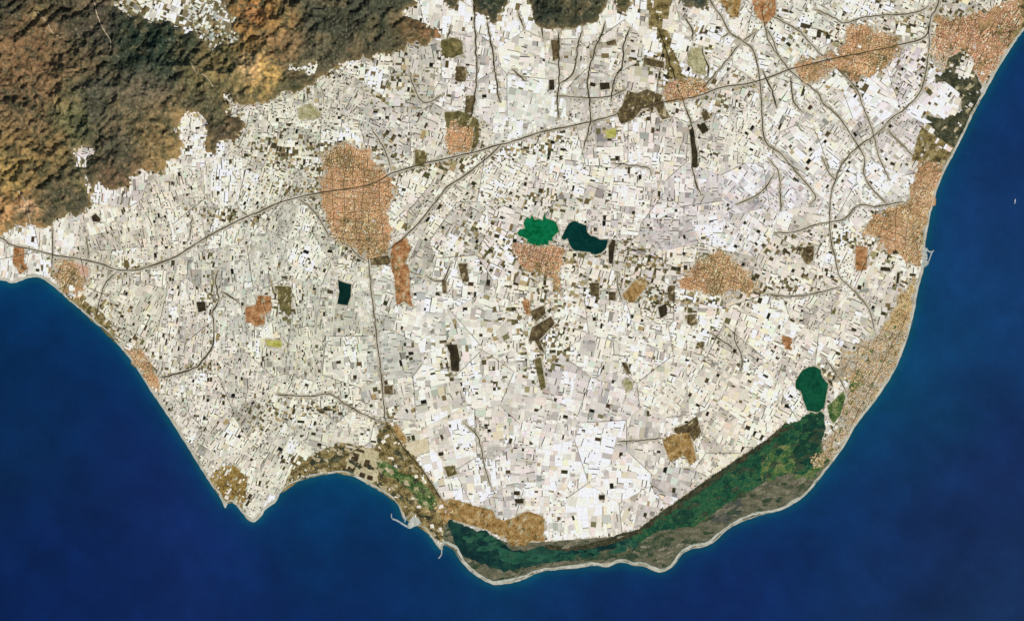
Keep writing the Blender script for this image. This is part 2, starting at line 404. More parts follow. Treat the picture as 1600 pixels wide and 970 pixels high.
# palettes of ground cover
BROWN = [(56, 48, 30), (82, 70, 44), (104, 90, 60), (134, 120, 86)]
OCHRE = [(98, 78, 42), (148, 114, 62), (172, 138, 84), (196, 170, 120)]
ORANGE = [(100, 74, 42), (160, 110, 66), (184, 132, 86), (206, 174, 130)]
OLIVE = [(70, 66, 36), (104, 96, 56), (134, 124, 80)]
YELLOW = [(150, 146, 66), (190, 184, 92), (206, 202, 130)]
PALEG = [(120, 116, 74), (160, 154, 108), (186, 178, 138), (202, 196, 160)]
DARK = [(34, 30, 20), (50, 44, 28), (70, 60, 40)]
SALMON = [(190, 146, 118), (208, 170, 142), (220, 190, 166)]
FIELDS = [
    ('dark brown field narrowing south, below the northern hills', BROWN, [(861, 63), (873, 63), (873, 92), (864, 95)], 0.8),
    ('dark oblong field of three bands near the olive valley', BROWN, [(1006, 90), (1038, 97), (1037, 107), (1006, 101)], 0.5),
    ('near black square field between two dry riverbeds', DARK, [(937, 130), (952, 129), (953, 139), (938, 141)], 0.5),
    ('narrow black plot beside the northern riverbed', DARK, [(858, 125), (866, 125), (866, 141), (858, 141)], 0.5),
    ('tilted brown plot beside the northern white blocks', BROWN, [(946, 66), (962, 62), (963, 70), (950, 72)], 0.5),
    ('rusty olive field below the orange hill spur', OLIVE, [(689, 63), (708, 60), (723, 64), (724, 84), (706, 92), (690, 90)], 1.5),
    ('brown square field under the rusty olive field', BROWN, [(712, 104), (730, 105), (727, 131), (711, 126)], 0.8),
    ('dark strip field between olive field and the town to its south', BROWN, [(728, 150), (743, 149), (737, 176), (726, 178)], 1.0),
    ('olive field wrapping the north of the town between motorway branches', OLIVE, [(694, 176), (720, 174), (748, 184), (749, 222), (736, 240), (742, 198), (697, 200)], 1.5),
    ('large dark brown field shaped like an L, south of the village', BROWN, [(831, 512), (861, 494), (867, 505), (843, 531), (851, 551), (843, 546), (836, 532), (826, 533)], 0.6),
    ('reddish strip field beside the large dark L field', ORANGE, [(815, 467), (826, 466), (830, 493), (822, 491)], 0.8),
    ('brown field touching the reddish strip field', BROWN, [(827, 487), (850, 477), (853, 489), (838, 503)], 0.6),
    ('rust brown diamond field east of the two reservoirs', OCHRE, [(984, 448), (991, 440), (1003, 434), (1016, 442), (1002, 458), (989, 473), (976, 470), (973, 461)], 1.0),
    ('dark chocolate plot in the middle of the plain', DARK, [(697, 538), (714, 538), (718, 560), (717, 580), (705, 579), (703, 552)], 0.8),
    ('small bright orange field in the western plain', ORANGE, [(383, 481), (399, 476), (404, 462), (424, 463), (425, 484), (414, 492), (414, 505), (400, 510), (385, 503)], 1.0),
    ('red brown field by the western shore road', ORANGE, [(21, 386), (38, 388), (37, 410), (45, 418), (31, 429), (20, 410)], 1.0),
    ('salmon field right above the western beach town', SALMON, [(119, 410), (139, 418), (138, 432), (126, 432)], 0.8),
    ('orange brown field south of the eastern coastal town', ORANGE, [(1337, 385), (1356, 384), (1354, 421), (1337, 424)], 1.2),
    ('brown plot between two eastern roads', BROWN, [(1245, 386), (1271, 385), (1271, 405), (1261, 415), (1252, 400)], 1.5),
    ('rusty plot above the dark green lake', ORANGE, [(1221, 525), (1237, 527), (1237, 547), (1225, 545)], 1.0),
    ('brown square beside the long straight central road', BROWN, [(600, 603), (613, 602), (614, 616), (601, 615)], 0.5),
    ('brown square plot south of the pale round meadow', BROWN, [(921, 442), (936, 442), (936, 464), (923, 462)], 0.5),
    ('small brown plot east of the brown square plot', BROWN, [(951, 456), (962, 456), (962, 469), (951, 469)], 0.5),
    ('dark upright plot west of the round orange village', BROWN, [(1043, 446), (1055, 446), (1055, 473), (1044, 468)], 0.8),
    ('long olive strip field in the middle of the plain', OLIVE, [(835, 562), (845, 558), (853, 605), (845, 610)], 0.6),
    ('bright yellow field just under the motorway', YELLOW, [(946, 204), (962, 200), (963, 214), (949, 216)], 0.5),
    ('yellow green knoll beside the olive valley', PALEG, [(1079, 76), (1096, 73), (1104, 102), (1102, 118), (1082, 112), (1073, 99)], 2.0),
    ('pale green crescent meadow near the western hill spur', PALEG, [(466, 168), (485, 163), (502, 177), (498, 185), (467, 188)], 1.2),
    ('dark olive grove east of the small orange field', OLIVE, [(429, 446), (456, 449), (455, 496), (438, 484)], 2.0),
    ('small yellow green field south of the orange field', YELLOW, [(415, 530), (440, 532), (440, 543), (419, 541)], 1.5),
    ('dark green plot beside the white strip near the motorway', OLIVE, [(649, 235), (668, 236), (664, 262), (649, 259)], 0.8),
    ('ochre slope at the top edge right of the road', OCHRE, [(1128, -60), (1126, 0), (1140, 28), (1154, 27), (1158, 0), (1158, -60)], 2.0),
    ('ochre orange slope at the top edge beside two white strips', ORANGE, [(1172, -60), (1174, 0), (1180, 24), (1196, 40), (1212, 22), (1208, -60)], 2.0),
    ('big brown field with square flats under the motorway', BROWN, [(963, 177), (972, 166), (980, 142), (996, 146), (1012, 140), (1035, 150), (1038, 168), (1048, 184), (1035, 187), (1024, 168), (1004, 170), (988, 188), (970, 194)], 1.0),
    ('orange strip running south from the largest inland town', ORANGE, [(610, 396), (615, 380), (635, 371), (642, 390), (632, 412), (640, 420), (640, 450), (644, 479), (630, 470), (620, 478), (617, 440), (611, 412)], 1.5),
    ('brown belt along the south side of the largest inland town', BROWN, [(578, 404), (606, 399), (612, 408), (606, 414), (580, 414)], 1.0),
    ('long ochre field along the head of the lagoon', OCHRE, [(689, 783), (706, 779), (771, 798), (774, 810), (786, 812), (800, 810), (824, 798), (850, 807), (851, 846), (831, 844), (820, 852), (800, 853), (788, 841), (760, 827), (726, 817), (703, 810), (694, 822), (688, 800)], 1.0),
    ('square ochre field with a dark east edge near the lagoon', OCHRE, [(1035, 684), (1055, 677), (1078, 676), (1082, 694), (1088, 720), (1079, 726), (1069, 711), (1048, 722), (1038, 698)], 1.0),
    ('dark fringe east of the square ochre field', BROWN, [(1053, 669), (1069, 664), (1089, 650), (1096, 674), (1084, 692), (1078, 676), (1055, 677)], 1.0),
    ('tan wedge field beside the road to the headland', OCHRE, [(614, 667), (620, 662), (636, 686), (634, 694), (626, 690)], 0.6),
    ('pale tan field beside the road to the headland', [(206, 190, 150), (220, 206, 170), (226, 214, 184)], [(628, 694), (668, 684), (670, 704), (650, 712), (638, 706)], 0.6),
    ('yellow brown clearing among southern white roofs', OLIVE, [(694, 730), (710, 726), (714, 740), (700, 746)], 1.5),
    ('dark plot by the foot of the western hills', DARK, [(143, 338), (150, 334), (157, 342), (156, 347), (145, 346)], 0.5),
    ('square charcoal plot in the western plain', DARK, [(307, 472), (320, 471), (322, 485), (310, 488)], 0.5),
    ('black strip plot along a north eastern riverbed', DARK, [(1077, 203), (1082, 200), (1090, 240), (1090, 262), (1083, 262)], 0.5),
    ('black paired plots in the southern blocks, lower one', DARK, [(804, 779), (818, 779), (818, 786), (805, 786)], 0.3),
    ('black paired plots in the southern blocks, upper one', DARK, [(803, 767), (812, 767), (812, 773), (803, 773)], 0.3),
    ('small black plot at the end of a southern lane', DARK, [(936, 773), (945, 773), (945, 780), (936, 780)], 0.3),
    ('dark rectangle among the blocks below the eastern coastal town', DARK, [(1376, 417), (1391, 418), (1391, 424), (1376, 423)], 0.4),
    ('dark square among the blocks below the eastern coastal town', DARK, [(1393, 390), (1406, 391), (1406, 396), (1395, 397)], 0.4),
    ('dark thin plot beside the eastern blocks', DARK, [(1402, 426), (1406, 426), (1404, 443), (1400, 443)], 0.4),
    ('brown plot left of the orange strip', BROWN, [(690, 438), (696, 438), (698, 458), (692, 458)], 0.6),
    ('brown upright plot near the middle of the plain', BROWN, [(716, 412), (730, 412), (732, 440), (722, 440)], 0.8),
    ('black paired strips east of the dark reservoir', DARK, [(951, 384), (957, 374), (962, 376), (957, 412), (951, 411)], 0.3),
    ('dark plots north of the eastern riverbed', DARK, [(1088, 196), (1100, 190), (1108, 204), (1098, 210)], 0.8),
    ('dark field by the road junction near the village', BROWN, [(1096, 176), (1104, 172), (1110, 184), (1100, 190)], 0.6),
    ('olive hollow left of the round orange village', DARK, [(1028, 480), (1040, 474), (1044, 490), (1032, 498)], 0.8),
    ('dark angular plot south of the round orange village', BROWN, [(1070, 494), (1084, 490), (1090, 506), (1076, 510)], 0.8),
    ('grey brown square south of the eastern villages', BROWN, [(1088, 534), (1100, 534), (1100, 545), (1090, 544)], 0.8),
    ('small brown wedge plot beside the eastern strips', BROWN, [(971, 566), (978, 566), (986, 584), (980, 584)], 0.5),
    ('pale green lot beside the brown wedge plots', PALEG, [(974, 594), (984, 590), (990, 606), (978, 612)], 0.8),
]

# roads, each a polyline
MOTORWAY = [
    [(-60, 366), (0, 371), (17, 383), (51, 390), (82, 398), (126, 405), (160, 413), (184, 422), (211, 422), (238, 415), (272, 402), (306, 381), (340, 361), (374, 344),
     (400, 333), (434, 318), (465, 309), (502, 301), (534, 296), (563, 292), (588, 284), (604, 275), (618, 269), (658, 257), (699, 248), (740, 238), (774, 228),
     (800, 222), (844, 207), (895, 197), (943, 185), (990, 172), (1038, 160), (1092, 150), (1126, 137), (1167, 131), (1200, 122), (1231, 110),
     (1295, 94), (1336, 85), (1404, 71), (1445, 58), (1455, 27), (1465, 10), (1476, -40)],
    [(784, 226), (760, 248), (726, 275), (699, 292), (679, 318), (658, 344), (635, 368), (606, 391)],
    [(1104, -40), (1110, 0), (1127, 27), (1140, 51), (1161, 65), (1178, 82), (1188, 129), (1191, 190), (1198, 224), (1220, 240), (1244, 269), (1268, 296), (1275, 310), (1265, 320)],
]
ROADS = [
    [(577, 300), (577, 320), (575, 364), (577, 422), (584, 483), (590, 541), (596, 592), (600, 636), (606, 664), (638, 707), (669, 747), (690, 779)],
    [(1157, 68), (1127, 105), (1103, 133), (1092, 148)], [(1178, 51), (1161, 65)],
    [(1450, 34), (1452, 68), (1447, 112), (1438, 143), (1418, 167), (1390, 187), (1377, 204), (1343, 228), (1319, 252), (1305, 282), (1297, 316), (1297, 364), (1305, 402), (1312, 432), (1336, 456), (1353, 476), (1362, 493), (1367, 518)],
    [(1196, 44), (1207, 61), (1220, 92), (1244, 119), (1275, 143), (1288, 163), (1312, 184), (1336, 221), (1350, 245), (1353, 282), (1387, 320)],
    [(1200, 22), (1217, 31), (1251, 51), (1275, 78), (1302, 102), (1336, 136), (1350, 170), (1363, 204), (1373, 245), (1390, 282)],
    [(1271, 14), (1302, 27), (1319, 36), (1353, 27), (1390, 24), (1431, 20), (1452, 10)],
    [(1387, 204), (1404, 221), (1431, 248)], [(1285, 245), (1295, 269), (1305, 282)],
    [(1210, 364), (1244, 362), (1265, 354), (1288, 349), (1319, 342), (1336, 325), (1350, 320), (1370, 323), (1411, 315)],
    [(1203, 461), (1244, 463), (1282, 456), (1312, 448)],
    [(1200, 248), (1217, 272), (1220, 330)], [(150, 493), (163, 446), (185, 424)],
    [(434, 616), (482, 619), (516, 616), (543, 633), (570, 648), (597, 660)],
    [(516, 371), (546, 385), (560, 400), (577, 410)], [(400, 160), (412, 150), (430, 156)],
    [(465, 309), (490, 330), (505, 352), (515, 372)], [(82, 354), (82, 398), (81, 420)], [(136, 370), (138, 405)],
    [(725, 660), (745, 680), (752, 700), (758, 730), (768, 762)],
    [(870, 150), (940, 153), (978, 140)], [(955, 255), (1010, 262), (1018, 275)],
    [(1150, 320), (1190, 300), (1210, 270)], [(1110, 520), (1140, 540), (1142, 545)],
    [(1150, 512), (1148, 530), (1160, 560), (1156, 580)], 
    [(1190, 10), (1200, 60), (1220, 92)], [(1035, 684), (1000, 688), (965, 690)], [(965, 430), (966, 450), (972, 470)],
    [(1290, 560), (1312, 592), (1322, 612)],
    [(705, 410), (690, 440), (664, 430)], [(640, 118), (660, 160), (690, 150)], [(580, 200), (600, 232), (610, 262)], [(300, 340), (296, 372)],
]
RIVERBEDS = [
    [(800, 109), (812, 118), (821, 127)], [(873, 51), (873, 109), (873, 133), (871, 153), (873, 184)],
    [(873, 131), (895, 116), (902, 75), (909, 48)], [(945, 34), (942, 50), (929, 78), (919, 119), (921, 153), (922, 190), (912, 235)],
    [(985, 44), (975, 68), (973, 102), (960, 126), (955, 160)], [(1072, 27), (1080, 46), (1083, 62)], [(1096, 73), (1099, 88), (1108, 106), (1102, 124)],
    [(1028, 41), (1041, 78), (1058, 133), (1079, 190), (1086, 231), (1082, 262), (1088, 290), (1096, 306)],
    [(740, 0), (743, 68), (745, 119), (740, 163), (723, 231)], [(760, 34), (771, 85), (774, 119), (781, 160)], [(703, 41), (700, 62)],
    [(250, 589), (282, 582), (300, 576), (313, 568), (330, 544), (334, 520), (332, 490), (341, 466), (336, 440), (341, 422)],
    [(345, 455), (372, 470)], [(810, 20), (818, 45)], [(845, 36), (850, 62)], [(1128, 60), (1140, 51)], [(1190, 110), (1206, 140), (1214, 170)],
    [(1236, 120), (1240, 160), (1256, 176)], [(1466, 60), (1478, 108)],
]

EMERALD = [(808, 364), (812, 359), (820, 357), (818, 348), (823, 339), (828, 342), (831, 336), (836, 344), (843, 342), (848, 345), (851, 331), (853, 341), (861, 344), (868, 347), (871, 353), (874, 362), (868, 366), (863, 371), (864, 377), (857, 376), (857, 384), (850, 381),
           (846, 388), (842, 384), (835, 386), (831, 381), (823, 380), (824, 374), (818, 371), (812, 369)]
TEAL = [(877, 372), (882, 361), (888, 351), (894, 346), (899, 345), (906, 349), (916, 352), (917, 362), (923, 369), (930, 370), (937, 374), (950, 374), (947, 388), (939, 396), (929, 398), (921, 394), (912, 393), (897, 391), (890, 383), (887, 372), (881, 375)]
POND = [(528, 437), (536, 441), (549, 444), (548, 463), (543, 477), (527, 475), (530, 456)]
LAKE = [(1243, 594), (1254, 578), (1264, 573), (1273, 572), (1282, 577), (1285, 590), (1294, 600), (1291, 620), (1288, 636), (1278, 644), (1261, 641), (1255, 623), (1251, 610), (1243, 607)]

OLIVE_VALLEY = [(1011, -60), (1011, 0), (1014, 44), (1026, 54), (1038, 92), (1046, 122), (1072, 124), (1054, 84), (1042, 40), (1052, 0), (1050, -60)]
COAST_GREEN = [(440, 770), (450, 744), (458, 730), (470, 720), (500, 703), (530, 690), (560, 696), (585, 700), (596, 660), (608, 660), (614, 668), (640, 700), (690, 778), (700, 790), (692, 848), (672, 836), (652, 822), (636, 812), (624, 790), (597, 768), (556, 744), (519, 738), (471, 749)]
WEST_STRIP = [(88, 452), (110, 440), (134, 466), (158, 490), (180, 508), (196, 534), (182, 536), (148, 503), (105, 465)]
SW_TIP = [(327, 750), (337, 735), (352, 728), (367, 727), (388, 745), (386, 776), (379, 796), (368, 784), (355, 786), (345, 776)]
NE_DARK = [(1482, 92), (1500, 80), (1513, 100), (1527, 118), (1535, 138), (1528, 163), (1505, 205), (1492, 232), (1470, 226), (1464, 214), (1448, 196), (1447, 180), (1470, 186), (1502, 174), (1500, 146), (1476, 128), (1462, 130), (1460, 116), (1474, 116)]
NE_STRIP = [(1424, 252), (1432, 222), (1440, 198), (1464, 214), (1492, 232), (1478, 258), (1470, 254)]
NE_OLIVE = [(1557, 40), (1568, 22), (1600, 6), (1640, -40), (1640, -10), (1600, 44), (1588, 56), (1574, 74), (1562, 66)]
GOLF = [(588, 716), (606, 722), (626, 738), (644, 744), (660, 754), (680, 774), (682, 790), (668, 796), (654, 786), (640, 766), (622, 752), (604, 742), (590, 736)]
GOLF_EAST = [(1326, 606), (1328, 594), (1338, 584), (1348, 577), (1350, 594), (1343, 606), (1330, 614)]
GOLF_EAST2 = [(1296, 652), (1293, 634), (1306, 622), (1318, 610), (1321, 622), (1314, 646), (1302, 662)]
SALT_MARSH = [(483, 722), (489, 714), (500, 714), (516, 717), (524, 710), (530, 699), (540, 697), (537, 710), (530, 722), (514, 722), (497, 724), (488, 728)]
DUNES = [(694, 850), (692, 812), (800, 850), (985, 836), (1100, 800), (1200, 740), (1285, 690), (1286, 708), (1300, 720), (1271, 757), (1251, 777), (1224, 793), (1200, 799), (1154, 815), (1133, 828), (1116, 844), (1099, 852), (1079, 856), (1065, 864), (1052, 881), (1035, 891), (1007, 883), (970, 876), (929, 881), (868, 888), (844, 891), (820, 902), (800, 908), (774, 911), (757, 905), (737, 892), (720, 874), (708, 857)]
LAGOON = [(699, 810), (712, 814), (726, 822), (744, 828), (760, 829), (772, 838), (785, 844), (795, 857), (820, 860), (851, 852), (880, 857), (915, 855), (950, 847), (990, 832), (1004, 836), (1000, 850),
          (985, 864), (962, 871), (930, 873), (900, 875), (870, 877), (850, 880), (830, 884), (805, 889), (785, 892), (766, 886), (752, 879), (735, 874), (722, 868), (708, 846)]
MARSH = [(985, 840), (1000, 829), (1025, 808), (1050, 791), (1100, 755), (1150, 721), (1200, 688), (1228, 663), (1246, 660), (1262, 646), (1286, 643), (1289, 668), (1281, 700), (1270, 735), (1250, 742), (1232, 738), (1215, 745),
         (1195, 752), (1180, 762), (1160, 775), (1140, 782), (1120, 797), (1100, 812), (1080, 822), (1050, 826), (1020, 832), (1000, 848)]
MARSH_DARK = [(1256, 668), (1263, 648), (1285, 645), (1288, 668), (1276, 700), (1262, 720), (1246, 728), (1238, 706)]
SALT_FLAT = [(1108, 812), (1122, 798), (1142, 784), (1154, 780), (1164, 792), (1150, 808), (1128, 820)]
MARSH_RIM = [(851, 850), (880, 853), (915, 851), (950, 840), (1000, 825), (1025, 805), (1050, 788), (1100, 752), (1150, 718), (1200, 685), (1228, 660), (1236, 666), (1204, 692), (1152, 727), (1103, 762), (1054, 797), (1030, 812), (1004, 832), (955, 850), (916, 858), (880, 860), (852, 857)]

WHITE_HOLES = [  # greenhouse blocks set inside other ground
    [(1452, 142), (1466, 134), (1480, 140), (1496, 146), (1502, 172), (1474, 178), (1452, 178)],
    [(1500, 66), (1510, 70), (1512, 84), (1522, 92), (1524, 104), (1514, 112), (1520, 120), (1498, 124), (1494, 108), (1504, 96)],
    [(389, 760), (396, 752), (408, 770), (409, 800), (398, 808), (388, 806), (392, 786)],
    [(1228, 644), (1242, 640), (1246, 652), (1240, 664), (1234, 662)], [(1530, 104), (1540, 112), (1536, 122), (1528, 118)],
    [(1128, -20), (1134, 4), (1142, 2), (1140, -20)], [(1160, -20), (1164, 20), (1172, 20), (1170, -20)],
    [(1468, -8), (1490, 30), (1512, 24), (1530, 14), (1540, 0), (1530, -20)],
]

# ================================================================== lamps, camera, world
SUN_EL, SUN_AZ = 40.0, 140.0            # elevation; compass bearing the light comes from
sun = bpy.data.lights.new('sun', 'SUN'); sun.energy = 4.0; sun.angle = R(0.5); sun.color = (1.0, 0.955, 0.89)
so = bpy.data.objects.new('sun', sun); COL.objects.link(so)
d = Vector((math.sin(R(SUN_AZ)) * math.cos(R(SUN_EL)), math.cos(R(SUN_AZ)) * math.cos(R(SUN_EL)), math.sin(R(SUN_EL))))
so.rotation_euler = d.to_track_quat('Z', 'Y').to_euler(); so.location = d * 300
world = bpy.data.worlds.new('World'); scene.world = world; world.use_nodes = True
wn = world.node_tree
sky = wn.nodes.new('ShaderNodeTexSky'); sky.sky_type = 'NISHITA'; sky.sun_disc = False
sky.sun_elevation = R(SUN_EL); sky.sun_rotation = R(SUN_AZ)
bg = wn.nodes['Background']; bg.inputs['Strength'].default_value = 0.075
wn.links.new(sky.outputs['Color'], bg.inputs['Color'])
CAM_H = 1500.0
cam = bpy.data.cameras.new('camera'); cam.sensor_width = 36.0; cam.lens = 36.0 * CAM_H / (1600 * S)
cam.clip_start = 10.0; cam.clip_end = 6000.0
co = bpy.data.objects.new('camera', cam); co.location = (0, 0, CAM_H); COL.objects.link(co)
scene.camera = co
scene.view_settings.view_transform = 'Standard'; scene.view_settings.look = 'None'
scene.view_settings.exposure = 0.0; scene.view_settings.gamma = 1.0
scene.cycles.filter_width = 1.55
scene.cycles.max_bounces = 3; scene.cycles.use_denoising = False

# ================================================================== rasters
land_m = raster_poly(LAND)
hill_m = raster_poly(HILLS)
plateau_m = raster_poly(PLATEAU)
patch_m = raster_poly(PATCH) | raster_poly(PATCH2) | raster_poly(PATCH3) | raster_poly(PATCH4)
top_m = np.zeros_like(land_m)
for p in TOP_HILLS:
    top_m |= raster_poly(p)
hills_all = (hill_m | top_m) & land_m

keep = np.zeros((GH, GW), np.float32)
keep[land_m] = 1.0
keep[hills_all] = 0.0
keep[plateau_m] = 0.9
keep[plateau_m & (np.arange(GX0, GX1)[None, :] > 285)] = 0.66
keep[patch_m] = 0.9
keep[hills_all & (blur(hills_all, 4, 2) < .8)] = 0.22
TOWN_MASK = []
_gy, _gx = np.mgrid[GY0:GY1, GX0:GX1]
_edge_n2 = fbm(_gx * .11 + 31, _gy * .11 + 7, 3)
_edge_n = (fbm(_gx * .075, _gy * .075, 4) - .5) * 1.7
for lab, poly, ang, pal in TOWNS:
    tb_ = blur(raster_poly(poly), 8, 2)
    tm_ = (tb_ + _edge_n > .47) & (tb_ > .08) & land_m & ~hills_all
    TOWN_MASK.append(tm_)
    keep[raster_poly(poly)] = 0.25
    keep[tm_] = 0.0
    keep[tm_ & (_edge_n2 > .70)] = 0.5
del _gx, _gy
_fn = fbm(np.mgrid[GX0:GX1, 0:1][0].T * .13 + 5, np.mgrid[GY0:GY1, 0:1][0] * .13, 4) - .5
for lab, pal, poly, am in FIELDS:
    fk_ = raster_poly(poly)
    if am >= 0.8: fk_ = (blur(fk_, 2, 2) + _fn * 1.6 > .5) & (blur(fk_, 2, 2) > .1)
    keep[fk_] = 0.0
keep[raster_poly(rough(OLIVE_VALLEY, 3))] = 0.12
keep[raster_poly(COAST_GREEN)] = 0.09
keep[raster_poly(WEST_STRIP)] = 0.45
keep[raster_poly(SW_TIP)] = 0.16
keep[raster_poly(NE_DARK)] = 0.04
keep[raster_poly(NE_STRIP)] = 0.1
for p in (GOLF, [(538, 738), (548, 702), (566, 698), (592, 706), (590, 752), (574, 756), (560, 746)], NE_OLIVE, DUNES, LAGOON, MARSH, MARSH_RIM, LAKE, POND, TEAL, EMERALD, GOLF_EAST, GOLF_EAST2, SALT_MARSH):
    keep[raster_poly(p)] = 0.0
for p in WHITE_HOLES:
    keep[raster_poly(p)] = 1.0
# a thin clear margin behind the waterline
edge = blur(land_m, 2, 2)
keep[(edge < 0.93)] = 0.0
roads_s = [jitter(densify(smooth_line(r, 5), 2.0, False), 1.5, 0.14) for r in ROADS]
motor_s = [jitter(densify(smooth_line(r, 5), 2.0, False), 1.0, 0.08) for r in MOTORWAY]
river_s = [jitter(densify(smooth_line(r, 5), 2.0, False), 2.2, 0.12) for r in RIVERBEDS]
for r in motor_s: keep[raster_line(r, 2.2)] = 0.0
for r in roads_s: keep[raster_line(r, 1.5)] = 0.0
for r in river_s: keep[raster_line(r, 1.4)] = 0.0


def keep_at(x, y):
    i, j = int(math.floor(y)) - GY0, int(math.floor(x)) - GX0
    if 0 <= i < GH and 0 <= j < GW:
        return keep[i, j]
    return 0.0


# ================================================================== hills: an eroded height field
def build_hills():
    st = 4
    x0, x1, y0, y1 = -258, 1720, -219, 390
    xs = np.arange(x0, x1, st); ys = np.arange(y0, y1, st)
    X, Y = np.meshgrid(xs, ys)
    hm = hills_all[ys[:, None] - GY0, xs[None, :] - GX0]
    flat = (plateau_m | patch_m)[ys[:, None] - GY0, xs[None, :] - GX0]
    flat_h = np.where(X > 420, 0.5, np.where(Y > 180, 1.1, 1.6)) * hm
    h, w = X.shape
    act = hm & ~flat
    n = h * w
    rise = np.clip(blur(hm, 9, 2) * 1.25 - 0.15, 0.1, 1) * (0.45 + 1.1 * fbm(X * 0.009 + 3, Y * 0.009, 3))
    z = np.where(act, 0.8 * fbm(X * 0.02 + 11, Y * 0.02 + 4, 3) + 0.5 * fbm(X * 0.07, Y * 0.07, 4) + 0.03 * RNG.random((h, w)), 0.0)
    wob = 0.55 + 0.9 * RNG.random((8, h, w))          # uneven rock: streams do not follow the grid
    z = z + np.where(flat, 0.0, 0.0)
    idx = np.arange(n).reshape(h, w)
    offs = [(-1, -1), (-1, 0), (-1, 1), (0, -1), (0, 1), (1, -1), (1, 0), (1, 1)]
    K, dt = 0.45, 1.0
    hard = 0.6 + 0.8 * fbm(X * 0.03 + 40, Y * 0.03 + 9, 3)
    A = np.ones(n)
    actf = act.ravel()
    kf = (K * hard).ravel()
    for it in range(44):
        z = np.where(act, z + rise * 0.05 * dt, z)
        best = np.zeros((h, w)); rec = idx.copy()
        zp = np.pad(z, 1, mode='constant', constant_values=1e9)
        for q_, (dy, dx) in enumerate(offs):
            nb = zp[1 + dy:1 + dy + h, 1 + dx:1 + dx + w]
            s_ = (z - nb) / math.hypot(dy, dx) * wob[q_]
            u = s_ > best
            best = np.where(u, s_, best)
            sh = idx + dy * w + dx
            rec = np.where(u, sh, rec)
        zf = z.ravel()
        order = np.argsort(zf, kind='stable')
        oa = order[actf[order]]
        rl = rec.ravel().tolist()
        Al = [1.0] * n
        for i in oa[::-1].tolist():
            r = rl[i]
            if r != i:
                Al[r] += Al[i]
        A = np.array(Al)
        f = (kf * np.sqrt(A) * dt / np.where(best.ravel() >= 0, 1.0, 1.0)).tolist()
        zl = zf.tolist()
        for i in oa.tolist():
            r = rl[i]
            if r != i:
                zl[i] = (zl[i] + f[i] * zl[r]) / (1 + f[i])
        z = np.array(zl).reshape(h, w)
        if it % 4 == 3:      # hillslope creep
            zz = np.pad(z, 1, mode='edge')
            lap = zz[:-2, 1:-1] + zz[2:, 1:-1] + zz[1:-1, :-2] + zz[1:-1, 2:] - 4 * z
            z = np.where(act, z + 0.05 * lap, z)
    gy, gx = np.gradient(z, st * S)
    sl = np.hypot(gx, gy)[act]
    z = z * (0.55 / sl.mean())
    base = blur(flat_h, 5, 2)                     # lift the ground round the high valley
    z = z + np.where(hm, np.maximum(base, flat_h) * np.clip(blur(hm, 4, 2) * 2 - 1, 0, 1), 0)
    z = np.where(flat & hm, flat_h, z)
    # finer mesh
    f = 3
    H2, W2 = (h - 1) * f + 1, (w - 1) * f + 1
    yi = np.arange(H2) / f; xi = np.arange(W2) / f

    def up(a):
        a = np.asarray(a, float)
        i0 = np.minimum(yi.astype(int), h - 2); fy = (yi - i0)[:, None]
        a = a[i0] * (1 - fy) + a[i0 + 1] * fy
        j0 = np.minimum(xi.astype(int), w - 2); fx = (xi - j0)[None, :]
        return a[:, j0] * (1 - fx) + a[:, j0 + 1] * fx
    Z = up(z); AA = up(np.log(A.reshape(h, w)))
    X2, Y2 = np.meshgrid(x0 + xi * st, y0 + yi * st)
    hm2 = hills_all[np.clip(np.floor(Y2).astype(int) - GY0, 0, GH - 1), np.clip(np.floor(X2).astype(int) - GX0, 0, GW - 1)]
    fl2 = up(flat.astype(float))
    ins = (1 - fl2) * np.clip(blur(hm2, 6, 2) * 2 - 1, 0.15, 1)
    qx = X2 + 14 * (fbm(X2 * .04 + 7, Y2 * .04, 3) - .5); qy = Y2 + 14 * (fbm(X2 * .04, Y2 * .04 + 19, 3) - .5)
    rid = 1 - 2 * np.abs(fbm(qx * .075, qy * .075, 2) - .5); rid2 = 1 - 2 * np.abs(fbm(qx * .19 + 31, qy * .19, 2) - .5)
    Z = Z + np.where(hm2, ((fbm(X2 * 0.3, Y2 * 0.3, 3) - 0.5) * 0.35 + (rid - .8) * 0.9 + (rid2 - .8) * 0.5) * ins, 0)
    Z = np.where(hm2, np.maximum(Z, 0.012), -0.4)
    cells = hm2[:-1, :-1] | hm2[1:, :-1] | hm2[1:, 1:] | hm2[:-1, 1:]
